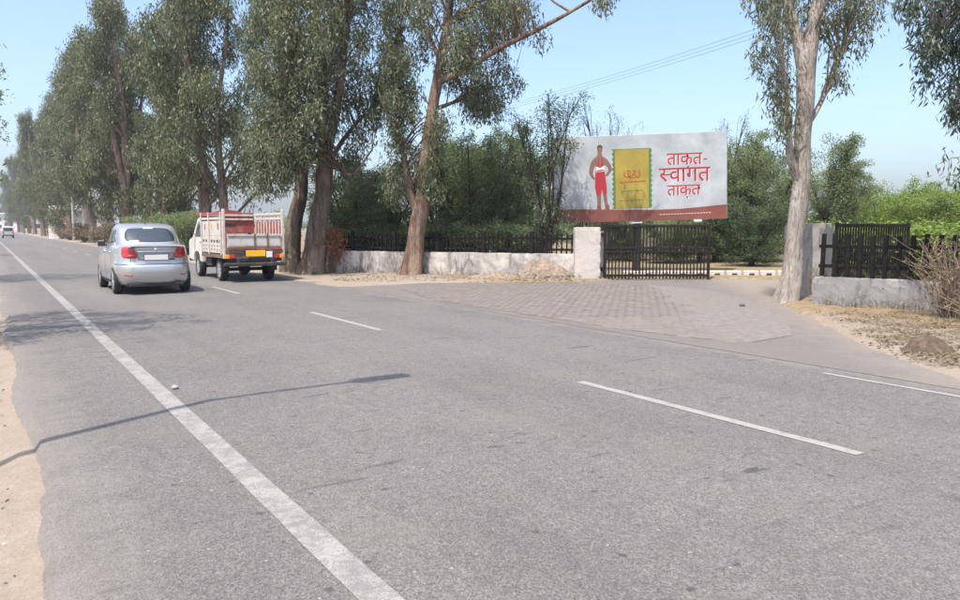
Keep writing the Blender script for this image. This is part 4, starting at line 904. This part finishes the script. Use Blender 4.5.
def wheel(parent, c, side, r=.295, wd=.185, name='wheel', spokes=5):
    w0 = MB(); h = wd / 2
    w0.lathe([(-h * .8, r * .60), (-h, r * .72), (-h, r * .90), (-h * .78, r * .985), (-h * .3, r), (h * .3, r), (h * .78, r * .985), (h, r * .90), (h, r * .72), (h * .8, r * .60), (-h * .8, r * .60)], 'x', 30)
    o = w0.build(name, M['tyre'], parent, True, c)
    q = MB(); s_ = side; q.lathe([(s_ * h * .86, r * .66), (s_ * h * .9, r * .60), (s_ * h * .55, r * .56), (s_ * h * .35, r * .2), (s_ * h * .5, .001)], 'x', 30)
    rim = q.build('rim', M['alloy'], o, True)
    q = MB()
    for k in range(spokes):
        th = k * 2 * math.pi / spokes; P = [(s_ * h * .62, math.cos(th) * r * a_, math.sin(th) * r * a_) for a_ in (.05, .3, .58)]; q.tube(P, [.045, .035, .03], 6)
    q.build('spokes', M['alloy'], o)
    return o
class Skin:
    """projects patches onto a finished body"""
    def __init__(s, o):
        bm = bmesh.new(); bm.from_mesh(o.data); s.t = BVHTree.FromBMesh(bm); bm.free()
    def hit(s, p, d):
        l, n, i, ds = s.t.ray_cast(Vector(p), Vector(d)); return l, n
    def patch(s, name, quad, plane, mat, parent, off=.005, nu=10, nv=6, rnd=0., thick=.012):
        """quad: four corners (a,b); plane rear: (x,z); left/right: (y,z); or a function (a,b)->(origin,dir)"""
        A, B, C_, D_ = [np.array(q, float) for q in quad]; V = []
        for j in range(nv + 1):
            for i in range(nu + 1):
                u, v_ = i / nu, j / nv; p = (1 - v_) * ((1 - u) * A + u * B) + v_ * ((1 - u) * D_ + u * C_)
                if rnd:
                    cen = (A + B + C_ + D_) / 4; e = max(0, abs(2 * u - 1) + abs(2 * v_ - 1) - 1.0); p = p + (cen - p) * rnd * e ** 2
                if plane == 'rear': o_, d = (p[0], -6, p[1]), (0, 1, 0)
                elif plane == 'front': o_, d = (p[0], 6, p[1]), (0, -1, 0)
                elif plane == 'left': o_, d = (-6, p[0], p[1]), (1, 0, 0)
                elif plane == 'right': o_, d = (6, p[0], p[1]), (-1, 0, 0)
                else: o_, d = plane(p[0], p[1])
                l, n = s.hit(o_, d)
                if l is None: l = Vector(V[-1]) if V else Vector((0, 0, 0)); V.append(tuple(l)); continue
                if n.dot(Vector(d)) > 0: n = -n
                V.append(tuple(l + n * off))
        f_ = [(j * (nu + 1) + i, j * (nu + 1) + i + 1, (j + 1) * (nu + 1) + i + 1, (j + 1) * (nu + 1) + i) for j in range(nv) for i in range(nu)]
        o = link(name, npmesh(name, np.array(V), np.array(f_), mat, True), parent)
        bm = bmesh.new(); bm.from_mesh(o.data); bm.normal_update()
        # outward, then a skirt down into the body
        cen = Vector(np.mean(V, 0)); 
        if sum(f2.normal.dot(Vector((cen.x, cen.y, cen.z - .7))) for f2 in bm.faces) < 0: bmesh.ops.reverse_faces(bm, faces=bm.faces)
        bm.normal_update(); be = [e for e in bm.edges if e.is_boundary]; nv_ = {v_: v_.normal.copy() for v_ in bm.verts}
        ex = bmesh.ops.extrude_edge_only(bm, edges=be); src = {tuple(round(c_, 5) for c_ in k.co): n_ for k, n_ in nv_.items()}
        for g_ in ex['geom']:
            if isinstance(g_, bmesh.types.BMVert): g_.co -= src.get(tuple(round(c_, 5) for c_ in g_.co), Vector((0, 0, 0))) * thick
        bm.to_mesh(o.data); bm.free(); return o
LV = [ # z rear, z front, y rear, y front, half width, squareness
 (.185, .185, -1.70, 1.72, .70, 5), (.20, .20, -1.80, 1.84, .765, 5), (.27, .26, -1.885, 1.93, .805, 5), (.40, .38, -1.935, 1.985, .828, 5), (.50, .48, -1.945, 2.00, .838, 5), (.585, .56, -1.935, 2.00, .842, 5),
 (.625, .60, -1.905, 1.98, .842, 5), (.70, .66, -1.885, 1.95, .842, 4.6), (.80, .74, -1.885, 1.90, .838, 4.4), (.90, .80, -1.895, 1.80, .828, 4.2), (.975, .85, -1.900, 1.66, .808, 4.2), (1.005, .895, -1.875, 1.50, .782, 4.2),
 (1.018, .945, -1.72, 1.24, .755, 4.2), (1.03, .985, -1.50, 1.06, .738, 4.2), (1.10, 1.07, -1.385, .86, .718, 4.6), (1.22, 1.20, -1.24, .60, .690, 4.8), (1.34, 1.33, -1.07, .32, .655, 4.8), (1.425, 1.425, -.88, .10, .615, 4.4), (1.475, 1.475, -.66, -.02, .53, 3.4), (1.497, 1.497, -.42, -.12, .30, 2.6), (1.502, 1.502, -.30, -.22, .05, 2.)]
def car_body(name, parent, mat, arches):
    lv = np.array(LV); k = np.arange(len(lv)); ki = np.linspace(0, len(lv) - 1, 110); Lx = np.stack([pchip(k, lv[:, c_], ki) for c_ in range(6)], 1)
    T = 120; th = np.linspace(0, 2 * math.pi, 1600, endpoint=False); V = []
    for zr, zf, yr, yf, hw, n in Lx:
        cs, sn = np.cos(th), np.sin(th); x = hw * np.sign(cs) * np.abs(cs) ** (2 / n); y = (yr + yf) / 2 + (yf - yr) / 2 * np.sign(sn) * np.abs(sn) ** (2 / n)
        # plan bows slightly at nose and tail
        P = np.c_[x, y]; seg = np.r_[0, np.cumsum(np.linalg.norm(np.diff(np.vstack([P, P[:1]]), axis=0), axis=1))]; q = np.linspace(0, seg[-1], T, endpoint=False)
        xx = np.interp(q, seg, np.r_[x, x[0]]); yy = np.interp(q, seg, np.r_[y, y[0]])
        bow = (xx / hw) ** 2; yy = np.where(yy < 0, yy + .085 * bow * (yy < yr + .5), yy - .16 * bow * (yy > yf - .6))
        t_ = (yy - yr) / (yf - yr + 1e-6); V.append(np.c_[xx, yy, zr + (zf - zr) * np.clip(t_, 0, 1)])
    V = np.array(V); n = len(V); i, j = np.meshgrid(np.arange(n - 1), np.arange(T), indexing='ij'); j2 = (j + 1) % T
    f_ = np.stack([i * T + j, i * T + j2, (i + 1) * T + j2, (i + 1) * T + j], -1).reshape(-1, 4)
    me = npmesh(name, V.reshape(-1, 3), f_, mat, True); o = link(name, me, parent)
    bm = bmesh.new(); bm.from_mesh(me)
    for ring in (0, n - 1):
        bm.verts.ensure_lookup_table(); bm.faces.new([bm.verts[ring * T + q] for q in range(T)])
    bmesh.ops.recalc_face_normals(bm, faces=bm.faces); bm.to_mesh(me); bm.free()
    cut = MB()
    for y_, r_ in arches:
        for sgn in (-1, 1):
            bmc = bmesh.new(); 
            cut.lathe([(sgn * .58, .0005), (sgn * .58, r_), (sgn * 1.2, r_), (sgn * 1.2, .0005)], 'x', 40, (0, y_, .30))
    c_ = cut.build('cutter', mat); bm = bmesh.new(); bm.from_mesh(c_.data); bmesh.ops.recalc_face_normals(bm, faces=bm.faces); bm.to_mesh(c_.data); bm.free()
    md = o.modifiers.new('arches', 'BOOLEAN'); md.operation = 'DIFFERENCE'; md.object = c_; md.solver = 'EXACT'
    bpy.context.view_layer.update(); new = bpy.data.meshes.new_from_object(o.evaluated_get(bpy.context.evaluated_depsgraph_get())); o.modifiers.clear(); o.data = new; bpy.data.objects.remove(c_)
    if not new.materials: new.materials.append(mat)
    return o
ra = (G(116.2, 294) + G(186, 291)) / 2
AX_R, AX_F = -1.17, 1.23
org = ra[:2] + D2 * (-AX_R * 1.05)
car = thing('silver_car', 'silver sedan driving away in the left lane', 'car', (org[0], org[1], .008), TH); car.scale = (1.06, 1.05, 1.15)
body = car_body('body', car, M['silver'], [(AX_R, .335), (AX_F, .335)]); sk = Skin(body)
# dark lining of arches and underside
mb = MB()
for y_ in (AX_R, AX_F): mb.b(-.60, .60, y_ - .36, y_ + .36, .21, .62)
mb.b(-.6, .6, -1.75, 1.7, .17, .24); mb.build('underside', M['black_plastic'], car)
rw = sk.patch('rear_window', [(-.575, 1.085), (.575, 1.085), (.485, 1.385), (-.485, 1.385)], 'rear', M['glass'], car, .004, 18, 10, .12)
sk.patch('brake_lamp', [(-.11, 1.365), (.11, 1.365), (.10, 1.388), (-.10, 1.388)], 'rear', M['plate_white'], rw, .010, 4, 1)
sk.patch('parcel_shelf', [(-.46, 1.095), (-.24, 1.095), (-.28, 1.125), (-.44, 1.125)], 'rear', M['tail_clear'], rw, .007, 4, 2)
for sgn, pl_ in ((-1, 'left'), (1, 'right')):
    sk.patch('side_window', [(-.17, 1.055), (-.94, 1.075), (-.73, 1.36), (-.20, 1.375)], pl_, M['glass'], car, .004, 12, 8, .10)
    sk.patch('side_window', [(.70, 1.03), (-.11, 1.055), (-.13, 1.375), (.25, 1.35)], pl_, M['glass'], car, .004, 12, 8, .10)
    for y0 in (-.98, -.14, .80): sk.patch('door_gap', [(y0, .34), (y0 - .010, .34), (y0 - .010 - (.1 if y0 < -.5 else 0), 1.02), (y0 - (.1 if y0 < -.5 else 0), 1.02)], pl_, M['seam'], body, .0025, 1, 12, 0, .004)
    for y0 in (-.72, .12): sk.patch('door_handle', [(y0, .855), (y0 - .17, .86), (y0 - .17, .89), (y0, .885)], pl_, M['chrome'], car, .022, 5, 2, .1, .03)
    sk.patch('sill_trim', [(.85, .23), (-.80, .23), (-.80, .285), (.85, .285)], pl_, M['black_plastic'], car, .006, 12, 2)
    # tail lamp wraps round the corner
    def diag(a_, b_, s_=sgn):
        t_ = a_; d = np.array([-s_ * math.sin(t_), math.cos(t_), 0]); c_ = np.array([s_ * .46, -1.50, b_]); return tuple(c_ - d * 3), tuple(d)
    tl = sk.patch('tail_lamp', [(-.24, .745), (1.02, .775), (1.10, .99), (-.10, .985)], diag, M['tail_red'], car, .013, 16, 8, .14, .03)
    sk.patch('reverse_lamp', [(-.16, .775), (.42, .772), (.40, .825), (-.08, .835)], diag, M['tail_red'], tl, .018, 6, 2, .1)
    bbox('mirror', (sgn * .845, .42, 1.035), (.22, .12, .15), .045, M['silver'], car, (0, 0, sgn * .15), 3); bbox('mirror_arm', (sgn * .74, .43, 1.0), (.16, .05, .04), .008, M['black_plastic'], car); bbox('mirror_glass', (sgn * .845, .356, 1.035), (.17, .012, .11), .004, M['black_plastic'], car, (0, 0, sgn * .15))
    sk.patch('headlamp', [(sgn * .42, .63), (sgn * .72, .64), (sgn * .74, .76), (sgn * .45, .72)], 'front', M['lamp_clear'], car, .008, 8, 5, .15)
sk.patch('windscreen', [(-.62, 1.05), (.62, 1.05), (.53, 1.38), (-.53, 1.38)], 'front', M['glass'], car, .004, 16, 8, .1)
sk.patch('grille', [(-.40, .60), (.40, .60), (.36, .68), (-.36, .68)], 'front', M['black_plastic'], car, .006, 8, 3)
# boot: recess shade painted as a flush darker silver patch, plate, chrome strip, lid seams, spoiler lip, bumper groove
bt_ = sk.patch('plate_recess_shade', [(-.38, .715), (.38, .715), (.43, .89), (-.43, .89)], 'rear', plain('silver_shade', (.33, .34, .345), .4, .5), car, .003, 12, 5, .05)
sk.patch('chrome_strip', [(-.40, .885), (.40, .885), (.40, .905), (-.40, .905)], 'rear', M['chrome'], bt_, .016, 10, 1)
pl_o = bbox('number_plate', (0, -1.912, .775), (.50, .014, .105), .004, M['plate_white'], car); bbox('plate_rim', (0, .004, 0), (.52, .010, .122), .003, M['black_plastic'], pl_o)
bbox('badge', (.34, -1.903, .735), (.11, .01, .028), .004, M['black_plastic'], car); bm = MB(); bm.lathe([(-1.915, .001), (-1.915, .036), (-1.895, .042), (-1.885, .04)], 'y', 18, (0, 0, .935)); bm.build('emblem', M['chrome'], car, True)
for x0 in (-.52, .52): sk.patch('boot_gap', [(x0 - .005, .69), (x0 + .005, .69), (x0 * 1.03 + .005, .985), (x0 * 1.03 - .005, .985)], 'rear', M['seam'], body, .0025, 1, 8, 0, .004)
sk.patch('boot_gap', [(-.80, .628), (.80, .628), (.80, .640), (-.80, .640)], 'rear', M['seam'], body, .006, 40, 1, 0, .004)
prism('spoiler', [(-1.93, 1.005), (-1.90, 1.025), (-1.78, 1.022), (-1.80, 1.005)], -.62, .62, M['silver'], car, .005)
for sgn in (-1, 1): sk.patch('reflector', [(sgn * .50, .395), (sgn * .66, .40), (sgn * .66, .425), (sgn * .50, .42)], 'rear', M['tail_red'], car, .005, 4, 1)
mb = MB(); mb.tube([(.45, -1.70, .235), (.45, -1.93, .225)], .03, 12); mb.build('exhaust', M['black_plastic'], car, True)
bbox('rear_valance', (0, -1.80, .205), (1.15, .16, .07), .01, M['black_plastic'], car); bm = MB(); bm.tube([(0, -.62, 1.47), (0, -.68, 1.52), (0, -.75, 1.60)], [.02, .008, .004], 6); bm.build('antenna', M['black_plastic'], car)
for sgn in (-1, 1):
    wheel(car, (sgn * .735, AX_R, .296), sgn); wheel(car, (sgn * .735, AX_F, .296), sgn)
# ---- pickup truck with a stake bed
M['truck_white'] = plain('truck_white', (.54, .51, .47), .5, 0, .4, .1, var=.1, scale=4, dirt=(.33, .26, .20)); M['truck_board'] = plain('truck_board', (.49, .45, .40), .7, var=.16, scale=7, dirt=(.26, .18, .135)); M['truck_red'] = plain('truck_red', (.27, .065, .055), .7, var=.25, scale=5, dirt=(.36, .23, .19))
M['rust'] = plain('rusty_steel', (.15, .10, .075), .8, var=.4, dirt=(.26, .20, .16)); M['chassis'] = plain('chassis', (.03, .028, .027), .75, var=.3, dirt=(.08, .065, .05)); M['amber'] = plain('amber_lamp', (.7, .28, .03), .25)
rl, rr_ = G(218.7, 279.6), G(263.4, 280.8); mid = (rl + rr_) / 2; HD = TH; hd2 = np.array([-math.sin(HD), math.cos(HD)])
org = mid[:2] + hd2 * 1.30 + np.array([.16, 0])
tk = thing('pickup_truck', 'battered white pickup truck with red-lined stake bed', 'truck', (org[0], org[1], .008), HD)
def tbox(name, x0, x1, y0, y1, z0, z1, mat, parent=tk, bev=.008): return bbox(name, ((x0 + x1) / 2, (y0 + y1) / 2, (z0 + z1) / 2), (abs(x1 - x0), abs(y1 - y0), abs(z1 - z0)), bev, mat, parent)
for x_ in (-.42, .42): tbox('chassis_rail', x_ - .05, x_ + .05, -2.2, 2.2, .50, .66, M['chassis'])
for y_, nm in ((-1.30, 'rear_axle'), (1.38, 'front_axle')): mb = MB(); mb.tube([(-.68, y_, .345), (.68, y_, .345)], .055, 8); mb.build(nm, M['chassis'], tk)
mb = MB(); mb.lathe([(-.1, .001), (-.12, .1), (0, .15), (.12, .1), (.1, .001)], 'x', 12, (.0, -1.30, .345)); mb.build('differential', M['chassis'], tk, True)
tbox('fuel_tank', -.78, -.45, -.35, .35, .42, .66, M['chassis']); tbox('spare_wheel', -.3, .3, -2.0, -1.5, .52, .62, M['tyre'])
for sgn in (-1, 1):
    for y_ in (-1.30, 1.38): wheel(tk, (sgn * .70, y_, .348), sgn, .345, .215, 'wheel', 6)
# cab: bonnet, doors and roof from one side outline, narrowing upwards
cabp = [(.62, .62), (.62, 1.88), (.74, 1.95), (1.35, 1.95), (1.52, 1.90), (1.98, 1.30), (2.42, 1.22), (2.50, 1.10), (2.52, .55), (1.80, .50), (1.76, .66), (1.62, .78), (1.38, .83), (1.14, .78), (1.00, .66), (.98, .50), (.62, .50)]
def tum(c_): k = 1 - max(0, c_.z - 1.2) * .16; return (c_.x * k, c_.y, c_.z)
cab = prism('cab', cabp, -.82, .82, M['truck_white'], tk, .03, 'x', tum); skc = Skin(cab)
for sgn, pl_ in ((-1, 'left'), (1, 'right')):
    skc.patch('side_window', [(1.74, 1.30), (.78, 1.30), (.80, 1.80), (1.42, 1.80)], pl_, M['glass'], cab, .004, 8, 6, .06)
    skc.patch('door_gap', [(.715, .60), (.70, .60), (.70, 1.84), (.715, 1.84)], pl_, M['seam'], cab, .003, 1, 8, 0, .004); skc.patch('door_gap', [(1.80, .90), (1.785, .90), (1.80, 1.28), (1.815, 1.28)], pl_, M['seam'], cab, .003, 1, 8, 0, .004)
    skc.patch('door_handle', [(.98, 1.12), (.80, 1.12), (.80, 1.16), (.98, 1.16)], pl_, M['chassis'], cab, .02, 3, 1, 0, .025)
    bbox('mirror', (sgn * 1.02, 1.62, 1.42), (.15, .06, .24), .02, M['chassis'], tk); mb = MB(); mb.tube([(sgn * .80, 1.66, 1.38), (sgn * 1.0, 1.63, 1.42)], .014, 6); mb.build('mirror_arm', M['chassis'], tk)
    skc.patch('headlamp', [(sgn * .50, .80), (sgn * .76, .80), (sgn * .76, 1.0), (sgn * .50, 1.0)], 'front', M['lamp_clear'], cab, .01, 4, 4, .1)
skc.patch('windscreen', [(-.70, 1.33), (.70, 1.33), (.64, 1.86), (-.64, 1.86)], 'front', M['glass'], cab, .004, 10, 6, .06); skc.patch('rear_cab_window', [(-.5, 1.45), (.5, 1.45), (.48, 1.78), (-.48, 1.78)], 'rear', M['glass'], cab, .004, 8, 4, .06)
tbox('front_bumper', -.80, .80, 2.50, 2.62, .48, .70, M['chassis'], tk, .02)
# bed
YB, YF = -2.28, .50; X = .87
tbox('bed_floor', -X, X, YB, YF, .70, .84, M['rust'])
# side boards: lower pressed panel with slots, upper boards on stakes
def side(sgn):
    x0 = sgn * X
    lo = tbox('side_board', x0 - .02, x0 + .02, YB + .06, YF, .845, 1.34, M['truck_board'] if sgn < 0 else M['truck_red'])
    for r_, z in enumerate((.95, 1.06, 1.20)):
        for k in range(7):
            y_ = YB + .38 + k * .33; bbox('slot', (sgn * .021, y_ - lo.location.y, z - lo.location.z), (.006, .17 if r_ == 2 else .12, .08 if r_ == 2 else .045), .002, M['chassis'] if r_ == 2 else M['rust'], lo)
    up = tbox('upper_side_board', x0 - .016, x0 + .016, YB + .06, YF, 1.345, 1.80, M['truck_board'] if sgn < 0 else M['truck_red'])
    if sgn < 0:
        for k, y_ in enumerate((-1.7, -.9, -.1)): bbox('painted_motif', (-.0175, y_ - up.location.y, .06), (.006, .13, .17), .002, [M['rust'], M['amber'], M['rust']][k], up)
    for k in (range(6) if sgn > 0 else (0, 3, 5)): tbox('stake', x0 + sgn * .021, x0 + sgn * .055, YB + .20 + k * .47, YB + .26 + k * .47, .80, 2.06, M['truck_board'])
    if sgn > 0:
        for k in range(9): tbox('inner_stake', x0 - .045, x0 - .0165, YB + .25 + k * .29, YB + .32 + k * .29, 1.35, 1.79, M['truck_board'])
    for z in (1.84, 1.98): tbox('top_rail', x0 - .02, x0 + .02, YB + .02, YF + .02, z, z + .07, M['truck_board'] if sgn > 0 or z < 1.9 else M['truck_red'])
    if sgn > 0:
        for k in range(14): tbox('spindle', x0 - .012, x0 + .012, YB + .12 + k * .19, YB + .16 + k * .19, 1.912, 1.978, M['truck_board'])
    tbox('corner_post', x0 - .045, x0 + .035, YB - .02, YB + .055, .70, 2.14, M['truck_board'], tk, .012)
side(-1); side(1)
hbm = prism('headboard', [(-.84, .85), (.84, .85), (.84, 1.98), (.60, 2.06), (.25, 2.16), (0, 2.18), (-.25, 2.16), (-.60, 2.06), (-.84, 1.98)], YF + .02, YF + .06, M['truck_red'], tk, 0, 'y')
for z in (1.84, 1.97): tbox('headboard_rail', -.80, .80, YF - .02, YF + .019, z, z + .06, M['truck_board'])
tbox('headboard_slot', -.30, .25, YF + .005, YF + .018, 1.66, 1.74, M['chassis'])
prism('roof_carrier', [(-.84, 1.99), (.84, 1.99), (.84, 2.10), (-.84, 2.10)], YF + .07, YF + .72, M['truck_red'], tk, .01, 'y')
# tailgate
tg = tbox('tailgate', -.79, .79, YB - .03, YB + .01, 1.00, 1.42, M['truck_board'])
def tgb(name, x0, x1, z0, z1, mat, d=.012): return bbox(name, ((x0 + x1) / 2, -.02 - d / 2, (z0 + z1) / 2 - 1.21), (x1 - x0, d, z1 - z0), .003, mat, tg)
for k in range(4): tgb('panel', -.76 + k * .385, -.76 + k * .385 + .35, 1.07, 1.30, M['truck_white'], .010)
tgb('rib', -.79, .79, 1.355, 1.42, M['truck_board'], .03); tgb('rib', -.79, .79, 1.00, 1.045, M['rust'], .025)
for x_ in (-.02, .36): tgb('upright', x_, x_ + .045, .98, 1.44, M['rust'], .035)
tgb('latch', -.20, -.10, 1.40, 1.47, M['chassis'], .03)
# under the tailgate: cross member, lamps, plate, step bumper
tbox('cross_member', -.86, .86, YB - .02, YB + .05, .845, .965, M['rust']); tbox('cross_member', -.80, .80, YB - .005, YB + .06, .60, .70, M['chassis'])
pl_o = tbox('number_plate', -.27, .31, YB - .055, YB - .04, .755, .935, M['plate_yellow']); 
for x0, m_ in ((-.80, 'amber'), (-.66, 'tail_red'), (.66, 'tail_red'), (.80, 'amber')): tbox('lamp', x0 - .065, x0 + .065, YB - .06, YB - .021, .70, .82, M[m_], tk, .012)
tbox('plate_bracket', .34, .52, YB - .05, YB - .022, .72, .90, M['plate_white']); tbox('rear_bumper', -.92, .92, YB - .16, YB + .0, .47, .58, M['chassis'], tk, .02)
for x_ in (-.5, .5): tbox('bumper_bracket', x_ - .04, x_ + .04, YB - .08, YB + .1, .52, .70, M['chassis'])
for sgn in (-1, 1): tbox('mud_flap', sgn * .60, sgn * .84, -1.74, -1.725, .30, .70, M['black_plastic'], tk, .003)
# ---- far vehicle
dvv = RW(3.0, s_at_px(5.0, 3.0) if False else 142.); fv = thing('white_van', 'tiny pale van far down the road at the left edge', 'van', (dvv[0], dvv[1], .008), TH)
prism('body', [(-1.7, .35), (-1.75, .9), (-1.65, 1.78), (.9, 1.85), (1.45, 1.15), (1.8, 1.0), (1.85, .35)], -.78, .78, M['truck_white'], fv, .06)
tbox('rear_window', -.62, .62, -1.78, -1.70, 1.15, 1.62, M['glass'], fv); tbox('bumper', -.76, .76, -1.86, -1.74, .34, .52, M['black_plastic'], fv)
for sgn in (-1, 1):
    tbox('tail_lamp', sgn * .60, sgn * .76, -1.80, -1.72, .75, 1.08, M['tail_red'], fv)
    for y_ in (-1.1, 1.15): mb = MB(); mb.lathe([(-.09, .001), (-.09, .28), (.09, .28), (.09, .001)], 'x', 16); mb.build('wheel', M['tyre'], fv, True, (sgn * .70, y_, .28))

# ------------------------------------------------------------------ far buildings
M['far_white'] = plain('far_plaster', (.62, .60, .57), .9, var=.08, scale=.8, dirt=(.46, .43, .39)); M['far_roof'] = plain('far_slab', (.45, .43, .41), .9); M['pane'] = plain('dark_pane', (.03, .035, .04), .15)
def house(label, c, rz, w, d, h, wins, ground=None):
    r = thing('house', label, 'building', (c[0], c[1], 0), rz); tb = lambda *a_: tbox(*a_)
    tbox('wall', -w / 2, w / 2, -d / 2, d / 2, -.2, h, M['far_white'], r, 0); rf = tbox('roof', -w / 2 - .4, w / 2 + .4, -d / 2 - .6, d / 2 + .3, h, h + .28, M['far_roof'], r, 0)
    bbox('parapet', (0, .2, .4), (w - .3, d - .6, .5), 0, M['far_white'], rf)
    for x_, z, ww, hh in wins:
        wi = tbox('window', x_ - ww / 2, x_ + ww / 2, -d / 2 - .05, -d / 2 + .02, z - hh / 2, z + hh / 2, M['far_roof'], r, 0); bbox('pane', (0, -.03, 0), (ww * .84, .02, hh * .84), 0, M['pane'], wi)
    return r
p = at(80, 230, 118.); house('white flat-roofed house between the far roadside trees', (p[0], 118), .3, 7.5, 6, 4.2, [(-2.2, 2.2, 1.3, 1.4), (0, 1.4, 1.2, 2.4), (2.2, 2.2, 1.3, 1.4)])
p = at(3, 230, 390.); house('pale building closing the far end of the road', (p[0], 390), .3, 16, 10, 8.5, [(-5, 2.4, 2, 2), (0, 2.4, 2, 2), (5, 2.4, 2, 2), (-5, 6, 2, 2), (0, 6, 2, 2), (5, 6, 2, 2)])

# ------------------------------------------------------------------ haze: the pale dusty air of the place
t = NT('haze_air'); t.t.nodes.remove(t.p); vol = t.n('ShaderNodeVolumePrincipled'); vol.inputs['Color'].default_value = (.93, .95, 1, 1); vol.inputs['Density'].default_value = .00055; vol.inputs['Anisotropy'].default_value = .35
t.l(vol.outputs[0], t.out.inputs['Volume'])
mb = MB(); mb.b(-6500, 6500, -6500, 6500, -1.2, 34); tag(mb.build('haze', t.m), 'thin dusty haze filling the air over the whole place', 'haze', kind='stuff')
